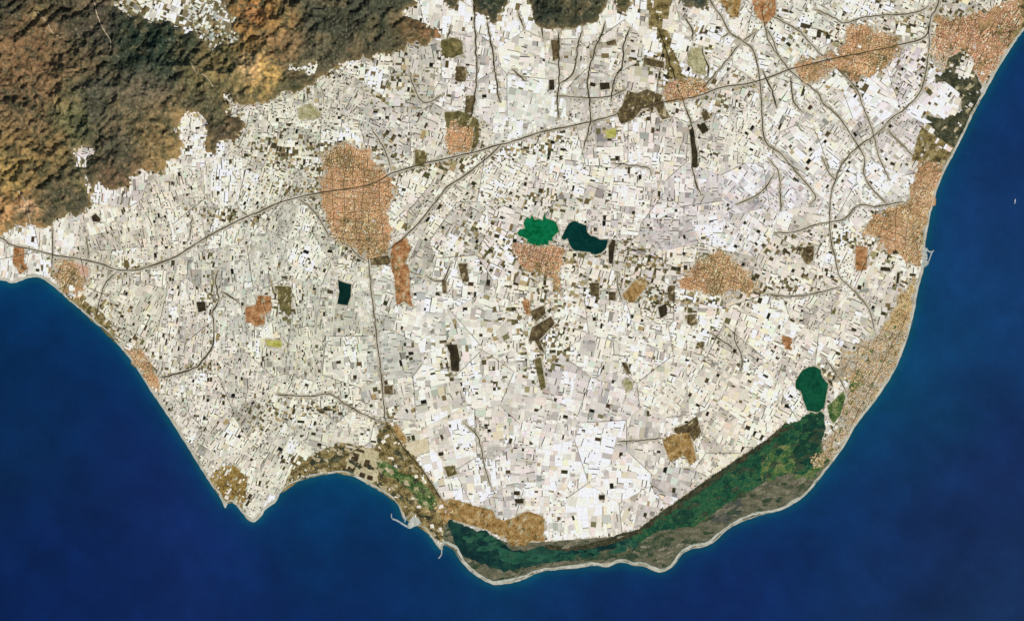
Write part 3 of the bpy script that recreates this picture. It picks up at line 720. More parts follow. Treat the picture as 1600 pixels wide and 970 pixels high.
    # colours of rock, soil and scrub; shade of the north-facing slope painted in
    blobs = [(40, 60, 55, (112, 78, 46)), (60, 115, 50, (124, 86, 50)), (110, 120, 40, (96, 76, 46)), (20, 230, 50, (140, 104, 50)), (10, 320, 45, (158, 108, 58)),
             (60, 270, 35, (118, 90, 42)), (92, 295, 34, (66, 62, 46)), (30, 180, 45, (86, 66, 44)), (230, 72, 42, (32, 48, 36)), (190, 62, 30, (40, 50, 38)), (265, 85, 30, (36, 52, 40)), (150, 150, 30, (62, 62, 50)),
             (250, 222, 42, (128, 98, 52)), (240, 190, 35, (112, 88, 52)), (205, 272, 28, (92, 66, 44)), (150, 40, 40, (66, 58, 46)), (340, 110, 36, (108, 92, 48)), (372, 200, 22, (66, 54, 38)), (330, 160, 30, (80, 72, 46)),
             (412, 40, 36, (150, 104, 44)), (440, 62, 30, (122, 88, 52)), (416, 122, 24, (178, 132, 58)), (394, 108, 16, (206, 150, 92)), (395, 30, 18, (176, 96, 48)), (466, 132, 24, (72, 66, 42)), (440, 150, 16, (74, 68, 44)),
             (500, 70, 30, (84, 74, 50)), (530, 40, 55, (60, 60, 46)), (595, 30, 40, (58, 60, 44)), (560, 80, 24, (92, 76, 50)), (640, 55, 24, (96, 70, 38)), (668, 48, 16, (160, 96, 56)), (655, 35, 14, (74, 56, 34)), (760, 10, 30, (38, 46, 36)), (708, 0, 20, (44, 52, 38)),
             (890, 20, 45, (52, 54, 38)), (855, 22, 24, (36, 46, 40)), (973, 5, 20, (70, 66, 40)), (1085, 0, 30, (50, 58, 50)), (10, 20, 35, (46, 46, 36)), (60, 25, 14, (96, 96, 48)), (100, 15, 24, (62, 56, 40)),
             (295, 220, 20, (140, 108, 62)), (190, 240, 22, (70, 66, 48)), (110, 175, 26, (92, 90, 50)), (10, 280, 22, (150, 120, 48)), (45, 325, 12, (206, 150, 110)), (300, 100, 26, (96, 82, 46)), (120, 285, 10, (150, 118, 60)), (210, 165, 40, (92, 78, 54)), (225, 140, 30, (98, 84, 64))]
    wx = X2 + (fbm(X2 * 0.03, Y2 * 0.03, 3) - 0.5) * 34; wy = Y2 + (fbm(X2 * 0.03 + 50, Y2 * 0.03, 3) - 0.5) * 34
    num = np.zeros(X2.shape + (3,)); den = np.full(X2.shape, 0.02)
    num += den[..., None] * np.array((90, 74, 46.0))
    for bx, by, br, bc in blobs:
        g = np.exp(-((wx - bx) ** 2 + (wy - by) ** 2) / (2 * (br * 0.62) ** 2))
        num += g[..., None] * np.array(bc, float); den += g
    c = num / den[..., None]
    n1 = fbm(X2 * 0.09, Y2 * 0.09, 4); n2 = fbm(X2 * 0.3 + 9, Y2 * 0.3, 3); n3 = fbm(X2 * 0.05 + 80, Y2 * 0.05 + 3, 4)
    scrub = np.clip((n1 - 0.52) * 6, 0, 1) * 0.6
    c = c * (1 - scrub[..., None]) + np.array((52, 54, 36.0)) * scrub[..., None]
    bare = np.clip((n3 - 0.56) * 7, 0, 1) * 0.45
    c = c * (1 - bare[..., None]) + np.array((156, 112, 62.0)) * bare[..., None] * 0.6 + c * bare[..., None] * 0.4
    ravine = np.clip(1 - np.abs(AA - 3.2) / 1.3, 0, 1)[..., None] * .42   # darker along the ravines
    c = c * (1 - ravine) + np.array((44, 44, 28.0)) * ravine
    wash = np.clip((AA - 5.0) * 0.35, 0, 0.30)             # pale sand in the bigger stream beds
    c = c * (1 - wash[..., None]) + np.array((150, 124, 84.0)) * wash[..., None]
    c = c * (0.84 + 0.56 * n2[..., None]) * np.array((.97, 1.0, .96))
    n5 = np.clip((fbm(X2 * .16 + 90, Y2 * .16, 3) - .58) * 8, 0, 1)[..., None] * .5; c = c * (1 - n5) + np.array((44, 52, 30.0)) * n5
    n6 = np.clip((fbm(X2 * .45 + 9, Y2 * .45 + 70, 2) - .66) * 9, 0, 1)[..., None] * .4; c = c * (1 - n6) + np.array((176, 150, 108.0)) * n6
    g_ = c.mean(-1, keepdims=True); c = g_ + (c - g_) * 0.70
    c = c * (1 - fl2[..., None]) + np.array((118, 108, 80.0)) * fl2[..., None]
    near = 1 - np.clip(blur(hm2, 4, 2) * 2.2 - 1.1, 0, 1)   # ploughed, lighter earth at the foot of the slopes
    c = c * (1 - 0.45 * near[..., None]) + np.array((140, 112, 70.0)) * 0.45 * near[..., None]
    cols = lin_np(np.clip(c * 1.1, 4, 250))
    m = mat_attr('hillside_earth', 4.0, 0.20, 0.95, 0.05, 5.0, 14.0, 0.10)
    grid_mesh('hills', X2, Y2, Z, cells, m, cols, 'rugged brown and ochre mountains cut by ravines above the white plain', 'hills')

    def height(px, py):
        i = (py - y0) / (st / f); j = (px - x0) / (st / f)
        if i < 0 or j < 0 or i >= H2 - 1 or j >= W2 - 1:
            return 0.0
        i0, j0 = int(i), int(j)
        if not cells[i0, j0]:
            return 0.0
        fi, fj = i - i0, j - j0
        v = (Z[i0, j0] * (1 - fj) + Z[i0, j0 + 1] * fj) * (1 - fi) + (Z[i0 + 1, j0] * (1 - fj) + Z[i0 + 1, j0 + 1] * fj) * fi
        return max(0.0, float(v))
    return height


height = build_hills()
_V, _F = [], []
for pts, wd in (([(146, -10), (148, 4), (152, 20), (157, 36), (166, 52), (174, 64), (175, 78)], 1.3), ([(48, 349), (44, 330), (40, 312), (30, 298)], 2.2), ([(300, 100), (310, 116), (322, 120), (334, 136)], 1.0), ([(60, 20), (76, 36), (84, 52), (98, 60)], .9)):
    pts = jitter(densify(smooth_line(pts, 5), 1.5, False), 1.2, .2); b0 = len(_V)
    ribbon_geo(_V, _F, pts, lambda i, x, y: wd, 0)
    for k in range(b0, len(_V)): _V[k] = (_V[k][0], _V[k][1], height(_V[k][0] / S + 800, 485 - _V[k][1] / S) + .16)
o = link_mesh('mountain_track', _V, _F, mat_sheet('track_dust', [(150, 140, 112), (180, 164, 134), (196, 176, 150)], 0.5, 2.0, 0.15, tuft=0.0))
tag(o, 'pale dirt tracks winding over the brown hills', 'track', kind='structure')

# ================================================================== sea
def build_sea():
    st = 6
    xs = np.arange(-1400, 3001, st * 1.0); ys = np.arange(-900, 2001, st * 1.0)
    xs = np.concatenate([np.linspace(-1500, -270, 12), np.arange(-256, 1860, st), np.linspace(1880, 3100, 12)])
    ys = np.concatenate([np.linspace(-1000, -230, 8), np.arange(-216, 1190, st), np.linspace(1200, 2200, 10)])
    X, Y = np.meshgrid(xs, ys)
    near = blur(land_m, 7, 2); mid = blur(land_m, 28, 3)

    def samp(a):
        return a[np.clip(Y.astype(int) - GY0, 0, GH - 1), np.clip(X.astype(int) - GX0, 0, GW - 1)]
    wx = X + (fbm(X * 0.012, Y * 0.012, 4) - 0.5) * 120; wy = Y + (fbm(X * 0.012 + 30, Y * 0.012, 4) - 0.5) * 120
    ctrl = [(60, 500, (4, 50, 96)), (60, 700, (8, 42, 84)), (100, 900, (8, 36, 88)), (250, 720, (18, 42, 98)), (300, 850, (16, 44, 102)), (500, 920, (10, 38, 92)), (520, 800, (3, 62, 104)), (650, 900, (8, 46, 96)), (200, 600, (8, 46, 100)),
            (950, 950, (12, 44, 98)), (1150, 900, (14, 44, 100)), (1300, 820, (10, 54, 104)), (1400, 660, (10, 70, 108)), (1400, 850, (20, 46, 98)), (1450, 920, (18, 44, 84)), (1550, 700, (20, 44, 94)), (1500, 500, (18, 62, 116)),
            (1570, 400, (24, 56, 110)), (1530, 300, (20, 58, 108)), (1580, 200, (14, 48, 100)), (1590, 900, (24, 54, 96)), (1480, 420, (14, 70, 116)), (1500, 780, (20, 44, 92)), (1450, 560, (14, 70, 112)), (780, 950, (8, 56, 100))]
    num = np.zeros(X.shape + (3,)); den = np.full(X.shape, 1e-4); num += np.array((14, 44, 96.0)) * 1e-4
    for a, b, c in ctrl:
        g = np.exp(-((wx - a) ** 2 + (wy - b) ** 2) / (2 * 85.0 ** 2)); num += g[..., None] * np.array(c, float); den += g
    c = num / den[..., None]
    f2 = np.clip(samp(mid) * 1.0, 0, 0.42)
    c = c * (1 - f2[..., None]) + np.array((2, 76, 112.0)) * f2[..., None]
    f1 = np.clip(samp(near) * 3.2 * (0.2 + 1.5 * fbm(X * .035 + 70, Y * .035, 3)), 0, 0.8)
    c = c * (1 - f1[..., None]) + np.array((12, 84, 104.0)) * f1[..., None]
    c = c * (0.80 + 0.26 * fbm(X * 0.016 + 4, Y * 0.016, 5)[..., None] + 0.12 * fbm(X * 0.06, Y * 0.06, 4)[..., None])
    cols = lin_np(np.clip(c, 1, 255)) * SEA_K
    m = mat_attr('sea_water', 0.05, 0.06, 0.22, 0.5, 4.0, 0.6, 0.05)
    m.node_tree.nodes['Principled BSDF'].inputs['IOR'].default_value = 1.33
    keepc = np.ones((len(ys) - 1, len(xs) - 1), bool)
    grid_mesh('sea', X, Y, np.full(X.shape, -0.09), keepc, m, cols, 'deep blue sea turning teal in the shallows along the beaches', 'sea')


SEA_K = np.array((0.92, 0.87, 0.84))
build_sea()

# ================================================================== plain ground and ground cover
M_GROUND = mat_sheet('dusty_ground', [(160, 152, 126), (190, 182, 160), (208, 200, 180)], 0.12, 1.1, 0.22, tuft=0.25)
sheet('ground', LAND, -0.003, M_GROUND, 'dusty beige plain between the white roofs', 'ground')


def beach_ribbon():
    pts = densify(COAST_S, 2.5, False)
    n = len(pts)
    V, F = [], []
    a = np.array(pts)
    tx = np.gradient(blur(a[:, :1], 4, 1)[:, 0]); ty = np.gradient(blur(a[:, 1:], 4, 1)[:, 0])
    for i, (x, y) in enumerate(pts):
        l = math.hypot(tx[i], ty[i]) or 1
        nx, ny = ty[i] / l, -tx[i] / l                      # towards the land
        if x < 340: w = 2.6
        elif x < 690: w = 3.2
        elif x < 1250 and y > 760: w = 5.4
        elif y < 260: w = 3.4
        else: w = 3.2
        w *= 0.35 + 1.3 * float(fbm(x * 0.035, y * 0.035, 3))
        if 600 < x < 660 and y > 780: w *= 0.5
        V.append((*W(x - nx * 0.9, y - ny * 0.9), -0.13)); V.append((*W(x + nx * w * 0.45, y + ny * w * 0.45), 0.028)); V.append((*W(x + nx * w, y + ny * w), 0.034))
    for i in range(n - 1):
        b = 3 * i
        F.append((b, b + 3, b + 4, b + 1)); F.append((b + 1, b + 4, b + 5, b + 2))
    m = mat_sheet('beach_sand', [(150, 152, 132), (182, 184, 168), (204, 204, 190)], 0.3, 2.0, 0.15, tuft=0.05)
    o = link_mesh('beach', V, F, m)
    tag(o, 'thin pale grey sand beach edging the whole coast', 'beach', kind='structure')


beach_ribbon()

M_OLIVE = mat_sheet('olive_scrubland', [(60, 54, 30), (108, 94, 54), (150, 132, 84), (172, 156, 108)], 0.5, 2.6, 0.3)
M_DUNE = mat_sheet('grey_dune_scrub', [(74, 78, 58), (100, 100, 78), (128, 122, 98)], 0.3, 2.2, 0.25, stretch=(1.0, 2.2, 1), rot=0.45)
M_MARSH = mat_sheet('green_marsh', [(14, 54, 40), (24, 74, 50), (36, 88, 58), (50, 92, 56), (96, 108, 66)], 0.14, 1.0, 0.15)
M_MARSHD = mat_sheet('dark_reed_marsh', [(10, 42, 34), (18, 60, 46), (40, 74, 50)], 0.3, 1.6, 0.15)
M_LAGOON = mat_sheet('lagoon_water', [(12, 38, 38), (16, 50, 48), (24, 64, 52), (40, 74, 62)], 0.10, 0.5, 0.06, rough_=0.35, tuft=0.0)
M_FLAT = mat_sheet('salt_mud', [(44, 56, 54), (72, 78, 70), (104, 100, 84)], 0.3, 1.6, 0.2)
M_RIM = mat_sheet('dark_reed_edge', [(34, 40, 28), (58, 58, 40), (92, 84, 60)], 0.6, 2.6, 0.25)
M_GOLF = mat_sheet('golf_turf', [(36, 66, 30), (60, 92, 44), (104, 124, 70), (150, 150, 100)], 0.5, 2.2, 0.2)
M_PALE0 = mat_sheet('clearing_sand', [(146, 132, 96), (180, 166, 128), (204, 192, 156)], 0.5, 2.2, 0.2)
M_DARKWET = mat_sheet('dark_wetland', [(34, 40, 28), (56, 60, 42), (84, 84, 60), (120, 114, 84)], 0.35, 1.8, 0.3)
M_TOWN = mat_sheet('town_streets', [(98, 88, 54), (146, 124, 82), (184, 148, 104), (202, 156, 114), (208, 184, 144)], 0.12, 1.6, 0.25)
M_SAND = mat_sheet('resort_ground', [(128, 108, 66), (182, 154, 102), (206, 180, 128), (216, 194, 148)], 0.3, 1.8, 0.25)

sheet('scrubland', rough(OLIVE_VALLEY, 3), 0.006, M_OLIVE, 'olive brown valley floor running from the top edge to a village', 'scrubland')
sheet('scrubland', rough(COAST_GREEN, 1.5), 0.006, M_OLIVE, 'olive scrub behind the curved southern bay', 'scrubland')
sheet('scrubland', rough(WEST_STRIP, 3), 0.006, M_OLIVE, 'olive strip behind the narrow western beach', 'scrubland')
sheet('scrubland', rough(SW_TIP, 5, 2.0, .15), 0.006, mat_sheet('ochre_scrub', [(96, 76, 40), (146, 120, 62), (180, 152, 88)], 0.5, 2.4, 0.3), 'ochre scrub on the south western tip', 'scrubland')
sheet('wetland', rough(NE_DARK, 2.5), 0.006, M_DARKWET, 'dark wetland behind the north eastern beach', 'wetland')
sheet('scrubland', rough(NE_STRIP, 1.5), 0.006, M_OLIVE, 'olive strip between the dark wetland and the eastern coastal town', 'scrubland')
sheet('dunes', rough(DUNES, 1.5), 0.006, M_DUNE, 'grey green dune belt between lagoon and sea', 'dunes')
sheet('lagoon', rough(LAGOON, 4, 2.0, 0.2), 0.012, M_LAGOON, 'long dark teal lagoon behind the southern spit', 'lagoon')
sheet('marsh', rough(MARSH, 5, 2.0, 0.2), 0.014, M_MARSH, 'deep green marsh along the lower edge of the white roofs', 'marsh')
sheet('marsh', rough(MARSH_DARK, 7, 2.0, 0.2), 0.020, M_MARSHD, 'dark green reed bed between the lake and the resort strip', 'marsh')
M_GRASS = mat_sheet('marsh_grass', [(40, 82, 48), (66, 100, 54), (104, 120, 66), (128, 128, 84)], 0.3, 1.4, 0.2)
sheet('marsh', rough([(1188, 724), (1206, 704), (1232, 690), (1242, 712), (1246, 736), (1226, 738), (1206, 746), (1190, 750)], 4), 0.018, M_GRASS, 'yellow green grass in the eastern part of the marsh', 'marsh')
sheet('marsh', rough([(1050, 806), (1064, 796), (1082, 794), (1086, 806), (1070, 818), (1054, 820)], 4), 0.018, M_MARSHD, 'dark patch in the western part of the marsh', 'marsh')
sheet('marsh', rough([(1286, 704), (1296, 716), (1276, 744), (1254, 752), (1236, 744), (1262, 738), (1276, 716)], 3), 0.018, M_GRASS, 'yellow green fringe below the resort strip', 'marsh')
sheet('salt_flat', rough([(885, 866), (930, 864), (985, 850), (1010, 846), (1040, 832), (1050, 850), (1010, 868), (985, 872), (930, 874), (890, 876)], 3), 0.0185, mat_sheet('wet_scrub', [(34, 58, 44), (56, 74, 54), (84, 90, 66), (116, 112, 84)], 0.25, 1.4, 0.2), 'mottled wet scrub between lagoon and marsh', 'salt flat')
sheet('lagoon', rough([(775, 852), (800, 862), (840, 866), (868, 862), (866, 872), (838, 876), (800, 880), (780, 874)], 4), 0.0186, mat_sheet('shoal_water', [(26, 70, 56), (34, 84, 62), (48, 92, 72)], 0.15, 0.7, 0.05, rough_=0.35, tuft=0.0), 'greener shoal in the middle of the lagoon', 'lagoon')
sheet('salt_flat', rough(SALT_FLAT, 7, 2.0, 0.2), 0.020, M_FLAT, 'grey mud flat between the green marsh and the beach', 'salt flat')
sheet('marsh', rough(MARSH_RIM, 2.2, 2.0, 0.3), 0.024, M_RIM, 'dark reed edge tracing the border of the white roofs', 'marsh')
sheet('marsh', rough(SALT_MARSH, 1.0), 0.014, M_DARKWET, 'dark curved marsh pool behind the southern bay', 'marsh')

def inside(mask, x, y):
    i, j = int(y) - GY0, int(x) - GX0
    return 0 <= i < GH and 0 <= j < GW and mask[i, j]


def patches(name, mask, n, rmin, rmax, ang, stretch, z, mat, label, cat):
    """Many small ragged patches of one kind of ground, spread over an area."""
    ii, jj = np.nonzero(mask)
    V, F = [], []
    for k in range(n):
        q = random.randrange(len(ii))
        cx_, cy_ = jj[q] + GX0 + .5, ii[q] + GY0 + .5
        r0 = random.uniform(rmin, rmax); a_ = R(ang + random.gauss(0, 14)); ca, sa = math.cos(a_), math.sin(a_)
        ph = random.uniform(0, 50); m_ = 30; ring = []
        for t_ in range(m_):
            th = 2 * math.pi * t_ / m_
            rr = r0 * max(.15, -.25 + 2.5 * float(fbm(ph + 2.0 * math.cos(th), ph + 2.0 * math.sin(th), 4)))
            u, v = rr * stretch * math.cos(th), rr * math.sin(th)
            x, y = cx_ + u * ca - v * sa, cy_ + u * sa + v * ca
            for _ in range(6):                       # stay inside the area
                if inside(mask, x, y): break
                x, y = cx_ + (x - cx_) * .8, cy_ + (y - cy_) * .8
            ring.append((*W(x, y), z + .00002 * (k % 60)))
        if sum((ring[i][0] * ring[(i + 1) % m_][1] - ring[(i + 1) % m_][0] * ring[i][1]) for i in range(m_)) < 0: ring = ring[::-1]
        b = len(V); V.append((*W(cx_, cy_), z + .00002 * (k % 60))); V.extend(ring)
        F.extend((b, b + 1 + i, b + 1 + (i + 1) % m_) for i in range(m_))
    o = link_mesh(name, V, F, mat)
    tag(o, label, cat, kind='structure')


mm_, dm_, lm_ = raster_poly(MARSH), raster_poly(DUNES), raster_poly(LAGOON)
patches('marsh_pool', mm_, 40, 1, 4.5, -32, 2.0, .0245, mat_sheet('marsh_pool_water', [(14, 54, 42), (20, 66, 50)], .3, 1, .05, rough_=.4, tuft=0), 'small dark pools inside the green marsh', 'pools')
patches('marsh_grass', mm_, 90, 1, 3.4, -32, 1.8, .0262, mat_sheet('marsh_sedge', [(26, 74, 50), (42, 88, 54), (70, 102, 60)], .5, 2, .15), 'yellow green grass clumps inside the green marsh', 'grass')
patches('reed_bed', (dm_ | mm_) & ~lm_, 110, 1, 3.6, -22, 2.4, .0275, mat_sheet('reed_green', [(36, 58, 42), (54, 72, 50), (72, 84, 60)], .5, 2, .2), 'dark reed beds scattered through marsh and dunes', 'reeds')
patches('bare_sand', dm_ & ~mm_ & ~lm_, 100, 1, 3, -22, 2.8, .0290, mat_sheet('dune_sand', [(102, 100, 80), (120, 116, 94), (150, 144, 120)], .4, 2, .2), 'paler bare sand between the dune scrub', 'sand')
patches('marsh_islet', lm_, 22, .8, 2.6, -8, 2.6, .0245, mat_sheet('islet_green', [(22, 58, 48), (36, 74, 54)], .5, 2, .15), 'small green islets in the dark teal lagoon', 'islets')
patches('lagoon_shallow', lm_, 20, 2.5, 7, -8, 2.2, .0225, mat_sheet('shoal_bed', [(24, 66, 54), (36, 84, 62), (52, 92, 70)], .2, .8, .06, rough_=.4, tuft=0), 'greener shallows in the dark teal lagoon', 'shallows')
cg_ = raster_poly(COAST_GREEN)
rs_ = raster_poly(TOWNS[5][1])
patches('garden', rs_, 30, 1.0, 3.6, -55, 1.5, .0300, M_GOLF, 'green gardens between the resort houses', 'gardens')
patches('thicket', cg_ | raster_poly(NE_DARK), 70, 1.2, 4, 30, 1.6, .0300, M_DARKWET, 'dark thickets along the coast', 'thickets')
patches('sandy_clearing', cg_, 46, 1.2, 3.6, 30, 1.6, .0310, M_PALE0, 'pale sandy clearings behind the southern bay', 'clearings')
patches('sandy_clearing', raster_poly(NE_DARK) | raster_poly(NE_STRIP), 30, 1, 3, -55, 1.8, .0310, M_PALE0, 'pale sandy clearings in the dark north eastern wetland', 'clearings')

fd_ = np.zeros((GH, GW), bool)
for lab, pal, poly, am in FIELDS:
    if pal in (OCHRE, ORANGE, OLIVE, BROWN) and am >= .8: fd_ |= raster_poly(poly)
st_ = raster_poly(SW_TIP)
patches('field_scrub', fd_ | st_, 150, .7, 2.2, 20, 1.8, .0330, M_OLIVE, 'olive scrub patches growing in the bare fields', 'scrub patches')
patches('bare_soil', fd_ | st_, 130, .6, 2.0, -70, 2.4, .0345, M_PALE0, 'pale soil patches in the bare fields', 'soil patches')

# salt pans by the bay
pans = []
for cx_, cy_, w_, h_ in ((555, 714, 11, 13), (550, 729, 11, 12), (541, 735, 12, 6), (566, 742, 9, 8), (578, 746, 9, 7), (573, 724, 8, 12), (563, 704, 13, 4)):
    a_ = R(18); ca, sa = math.cos(a_), math.sin(a_)
    pl = [(cx_ + (u * w_ * ca - v * h_ * sa) / 2, cy_ + (u * w_ * sa + v * h_ * ca) / 2) for u, v in ((-1, -1), (1, -1), (1, 1), (-1, 1))]
    pans.append(pl)
M_PALE = mat_sheet('pale_earth', [(170, 158, 118), (196, 184, 142), (214, 204, 168)], 0.5, 2.2, 0.15)
sheet('salt_works', rough([(538, 738), (548, 702), (566, 698), (592, 706), (590, 752), (574, 756), (560, 746)], 1.5), 0.012, M_PALE, 'pale earth of the old salt works behind the bay', 'salt works')
M_PAN = mat_sheet('salt_pan_brown', [(44, 34, 26), (70, 54, 36), (92, 78, 48)], 0.5, 2.0, 0.2)
for i, pl in enumerate(pans):
    lab = ['upper brown salt pan with pale banks', 'second brown salt pan, under the upper one', 'wide dark salt pan nearest the beach bend', 'dark salt pan beside the beach, left of its twin',
           'dark salt pan beside the beach, right of its twin', 'olive brown salt pan east of the pale bank', 'narrow black salt pan along the top of the salt works'][i]
    sheet('salt_pan', rough(pl, 0.4), 0.018, M_PAN, lab, 'salt pan')

sheet('golf_course', rough(GOLF, 2.5), 0.018, M_GOLF, 'dark green golf course stretching to the headland', 'golf course')

fm = {}
for k, (lab, pal, poly, am) in enumerate(FIELDS):
    key = id(pal)
    if key not in fm:
        fm[key] = mat_sheet('field_earth', pal, 0.5, 2.4, 0.28)
    sheet('field', rough(poly, am, 2.5, 0.2), 0.020 + 0.0012 * (k % 7), fm[key], lab, 'field')
for lab, poly, ang, pal in TOWNS:
    sheet('town_ground', rough(poly, 11, 1.5, .15), 0.012, M_SAND if pal is TAN else M_TOWN, 'streets and yards under the ' + ' '.join(lab.split(',')[0].split()[:11]), 'town ground')
sheet('scrubland', rough(NE_OLIVE, 2.5), 0.017, M_OLIVE, 'olive wooded slope above the top right beach', 'scrubland')
sheet('golf_course', rough(GOLF_EAST, 1.5), 0.019, M_GOLF, 'upper green park inside the south eastern resort strip', 'golf course')
sheet('golf_course', rough(GOLF_EAST2, 1.5), 0.019, M_GOLF, 'lower green park beside the dark green lake', 'golf course')


def water_mat(name, c1, c2, sc=0.2):
    m = mat_sheet(name, [c1, c2], sc, 0.8, 0.05, rough_=0.25, tuft=0.0)
    return m


M_BANK = mat_sheet('reservoir_bank', [(150, 140, 112), (188, 178, 150), (206, 198, 172)], 0.5, 2.0, 0.2)


def grow(poly, k):
    cx_ = sum(p[0] for p in poly) / len(poly); cy_ = sum(p[1] for p in poly) / len(poly)
    return [(x + (x - cx_) / (math.hypot(x - cx_, y - cy_) or 1) * k, y + (y - cy_) / (math.hypot(x - cx_, y - cy_) or 1) * k) for x, y in poly]


for poly, c1, c2, lab, am in ((EMERALD, (0, 84, 42), (14, 116, 72), 'emerald green reservoir with a spiky shore', 0.6), (TEAL, (2, 42, 38), (8, 58, 52), 'dark teal reservoir beside the emerald one', 1.0),
                              (POND, (6, 32, 28), (12, 46, 40), 'small near black pond in the western plain', 0.4), (LAKE, (8, 62, 42), (20, 86, 58), 'dark green lake at the upper end of the marsh', 0.8)):
    sheet('shore', rough(grow(poly, 1.6), 2.6, 2.0, .2), 0.021, M_BANK, 'pale bank round the ' + lab, 'shore')
    sheet('lake', rough(poly, am, 2.0, 0.25), 0.027, water_mat('lake_water', c1, c2), lab, 'lake')

# roads and riverbeds
M_ROAD = mat_sheet('road_asphalt', [(38, 34, 25), (52, 46, 34), (80, 72, 54)], 0.5, 3.0, 0.3)
M_MOTOR = mat_sheet('motorway_asphalt', [(50, 44, 30), (68, 60, 42), (98, 88, 66)], 0.5, 3.0, 0.3)
M_RIVER = mat_sheet('riverbed_scrub', [(32, 32, 20), (50, 48, 32), (82, 74, 52)], 0.5, 2.2, 0.3)


def ribbons(name, lines, width, z, mat, label, cat, vary=0.4):
    V, F = [], []
    for k, pts in enumerate(lines):
        pts = densify(pts, 3.0, False)
        ribbon_geo(V, F, pts, lambda i, x, y, n=len(pts): width * min(1, .35 + .16 * min(i, n - 1 - i)) * (1 - vary + 2 * vary * float(fbm(x * 0.1, y * 0.1, 2))), z + (0.0004 * k if k < 45 else 0.0004 * (k % 45)))
    o = link_mesh(name, V, F, mat)
    tag(o, label, cat, kind='structure')


ribbons('dry_riverbed', river_s, 1.9, 0.031, M_RIVER, 'dark winding dry riverbeds running down from the northern hills', 'riverbed', 0.5)
ribbons('road', roads_s, 1.25, 0.040, M_ROAD, 'thin dark roads linking towns across the white plain', 'road')
ribbons('motorway', motor_s, 1.5, 0.060, M_MOTOR, 'dark brown motorway crossing the whole plain with its branches', 'motorway')

# ================================================================== greenhouses
CTRL = [  # x, y, grid angle, block side, dark share, tint, brightness
    (60, 385, 8, 10, .04, (1, .985, .95), .98), (180, 350, -12, 6, .10, (1, .98, .92), .86), (260, 300, -8, 6, .11, (1, .985, .93), .88), (200, 470, 30, 6, .12, (1, .99, .92), .82), (300, 430, -4, 6, .11, (1, .985, .95), .85),
    (330, 600, 12, 6, .12, (1, .985, .94), .83), (360, 700, 32, 6.5, .14, (1, .985, .93), .86), (420, 350, 20, 6, .12, (1, 1, .94), .82), (400, 420, 5, 6, .10, (.99, 1, .95), .83), (480, 560, 5, 6.5, .08, (1, 1, .93), .83), (450, 680, 28, 6, .12, (1, 1, .94), .83),
    (540, 600, -4, 7.5, .06, (.99, 1, .95), .84), (540, 690, 8, 6.5, .08, (1, .985, .92), .90), (430, 230, 15, 6, .17, (1, 1, .94), .83), (560, 150, 22, 6, .16, (1, .99, .93), .88), (600, 200, 15, 7, .13, (.99, .985, .96), .88), (640, 110, 5, 8, .10, (1, .99, .94), .9),
    (470, 210, 0, 5.5, .2, (1, 1, .93), .82), (760, 90, 4, 13, .045, (1, .98, .97), .95), (700, 20, 8, 12, .03, (1, .985, .95), .98), (850, 70, 5, 13, .045, (1, .985, .94), .95), (920, 130, 4, 10, .06, (1, .985, .95), .92), (830, 170, 6, 9, .04, (.985, 1, .97), .95),
    (1000, 70, 10, 11, .05, (1, .985, .94), .92), (680, 340, 32, 7, .14, (1, .985, .93), .88), (760, 350, 25, 8, .10, (1, .98, .96), .9), (720, 270, 28, 6.5, .13, (1, .985, .92), .84), (870, 270, 8, 8, .07, (1, .985, .95), .88), (1000, 250, 0, 8, .07, (1, .98, .95), .89), (1050, 300, 2, 8, .08, (1, .98, .98), .91),
    (1150, 200, 20, 8, .10, (1, .985, .94), .88), (1130, 60, 25, 9, .07, (1, .985, .95), .92), (1200, 300, 38, 10, .05, (.99, .98, 1.0), .95), (1300, 190, 40, 9, .05, (1, .99, .955), .95), (1260, 80, 25, 8, .08, (1, 1, .96), .88), (1400, 140, 35, 9, .06, (1, .98, .99), .95), (1340, 280, 40, 9, .07, (1, .99, .97), .93), (1430, 20, 20, 7, .13, (1, .985, .93), .88),
    (1230, 400, 20, 8, .09, (1, .975, .93), .90), (1380, 440, 15, 9, .09, (1, .98, .94), .94), (1250, 500, 25, 8, .07, (1, .975, .93), .91), (1150, 540, 22, 8.5, .07, (1, .975, .92), .91), (1050, 480, 12, 8, .09, (1, .98, .94), .91), (960, 520, 15, 10, .06, (1, .99, .955), .92), (880, 450, 15, 8, .11, (1, .98, .93), .92),
    (700, 470, 10, 9, .07, (1, 1, .96), .91), (660, 560, -6, 11, .05, (.99, 1, .97), .87), (760, 560, -8, 11, .06, (1, .99, .955), .9), (820, 640, 10, 11, .05, (1, .99, .955), .9), (720, 680, -10, 12, .05, (1, .985, .95), .92), (900, 660, 8, 11, .05, (1, .98, .98), .93), (860, 740, 4, 12, .04, (1, .98, .96), .96), (930, 800, 2, 15, .02, (1, .985, .95), 1.0),
    (1000, 760, 12, 12, .04, (1, .98, .96), .97), (1020, 640, 10, 10, .05, (1, .98, .94), .94), (1150, 660, 28, 10, .05, (1, .975, .92), .94), (1090, 590, 20, 9, .07, (1, .98, .93), .92), (780, 770, -6, 13, .04, (1, .985, .97), .98), (650, 660, -20, 10, .05, (1, .98, .93), .92), (1230, 620, 30, 9, .08, (1, .98, .94), .95),
    (270, 20, 20, 9, .06, (1, .995, .95), .98), (340, 40, 20, 6, .15, (.97, 1, .97), .93), (125, 245, 10, 8, .04, (1, .97, .97), .95), (310, 215, 5, 7, .08, (1, .985, .95), .92),
]
CT = np.array([[c[0], c[1], c[2], c[3], c[4], *c[5], c[6]] for c in CTRL], float)


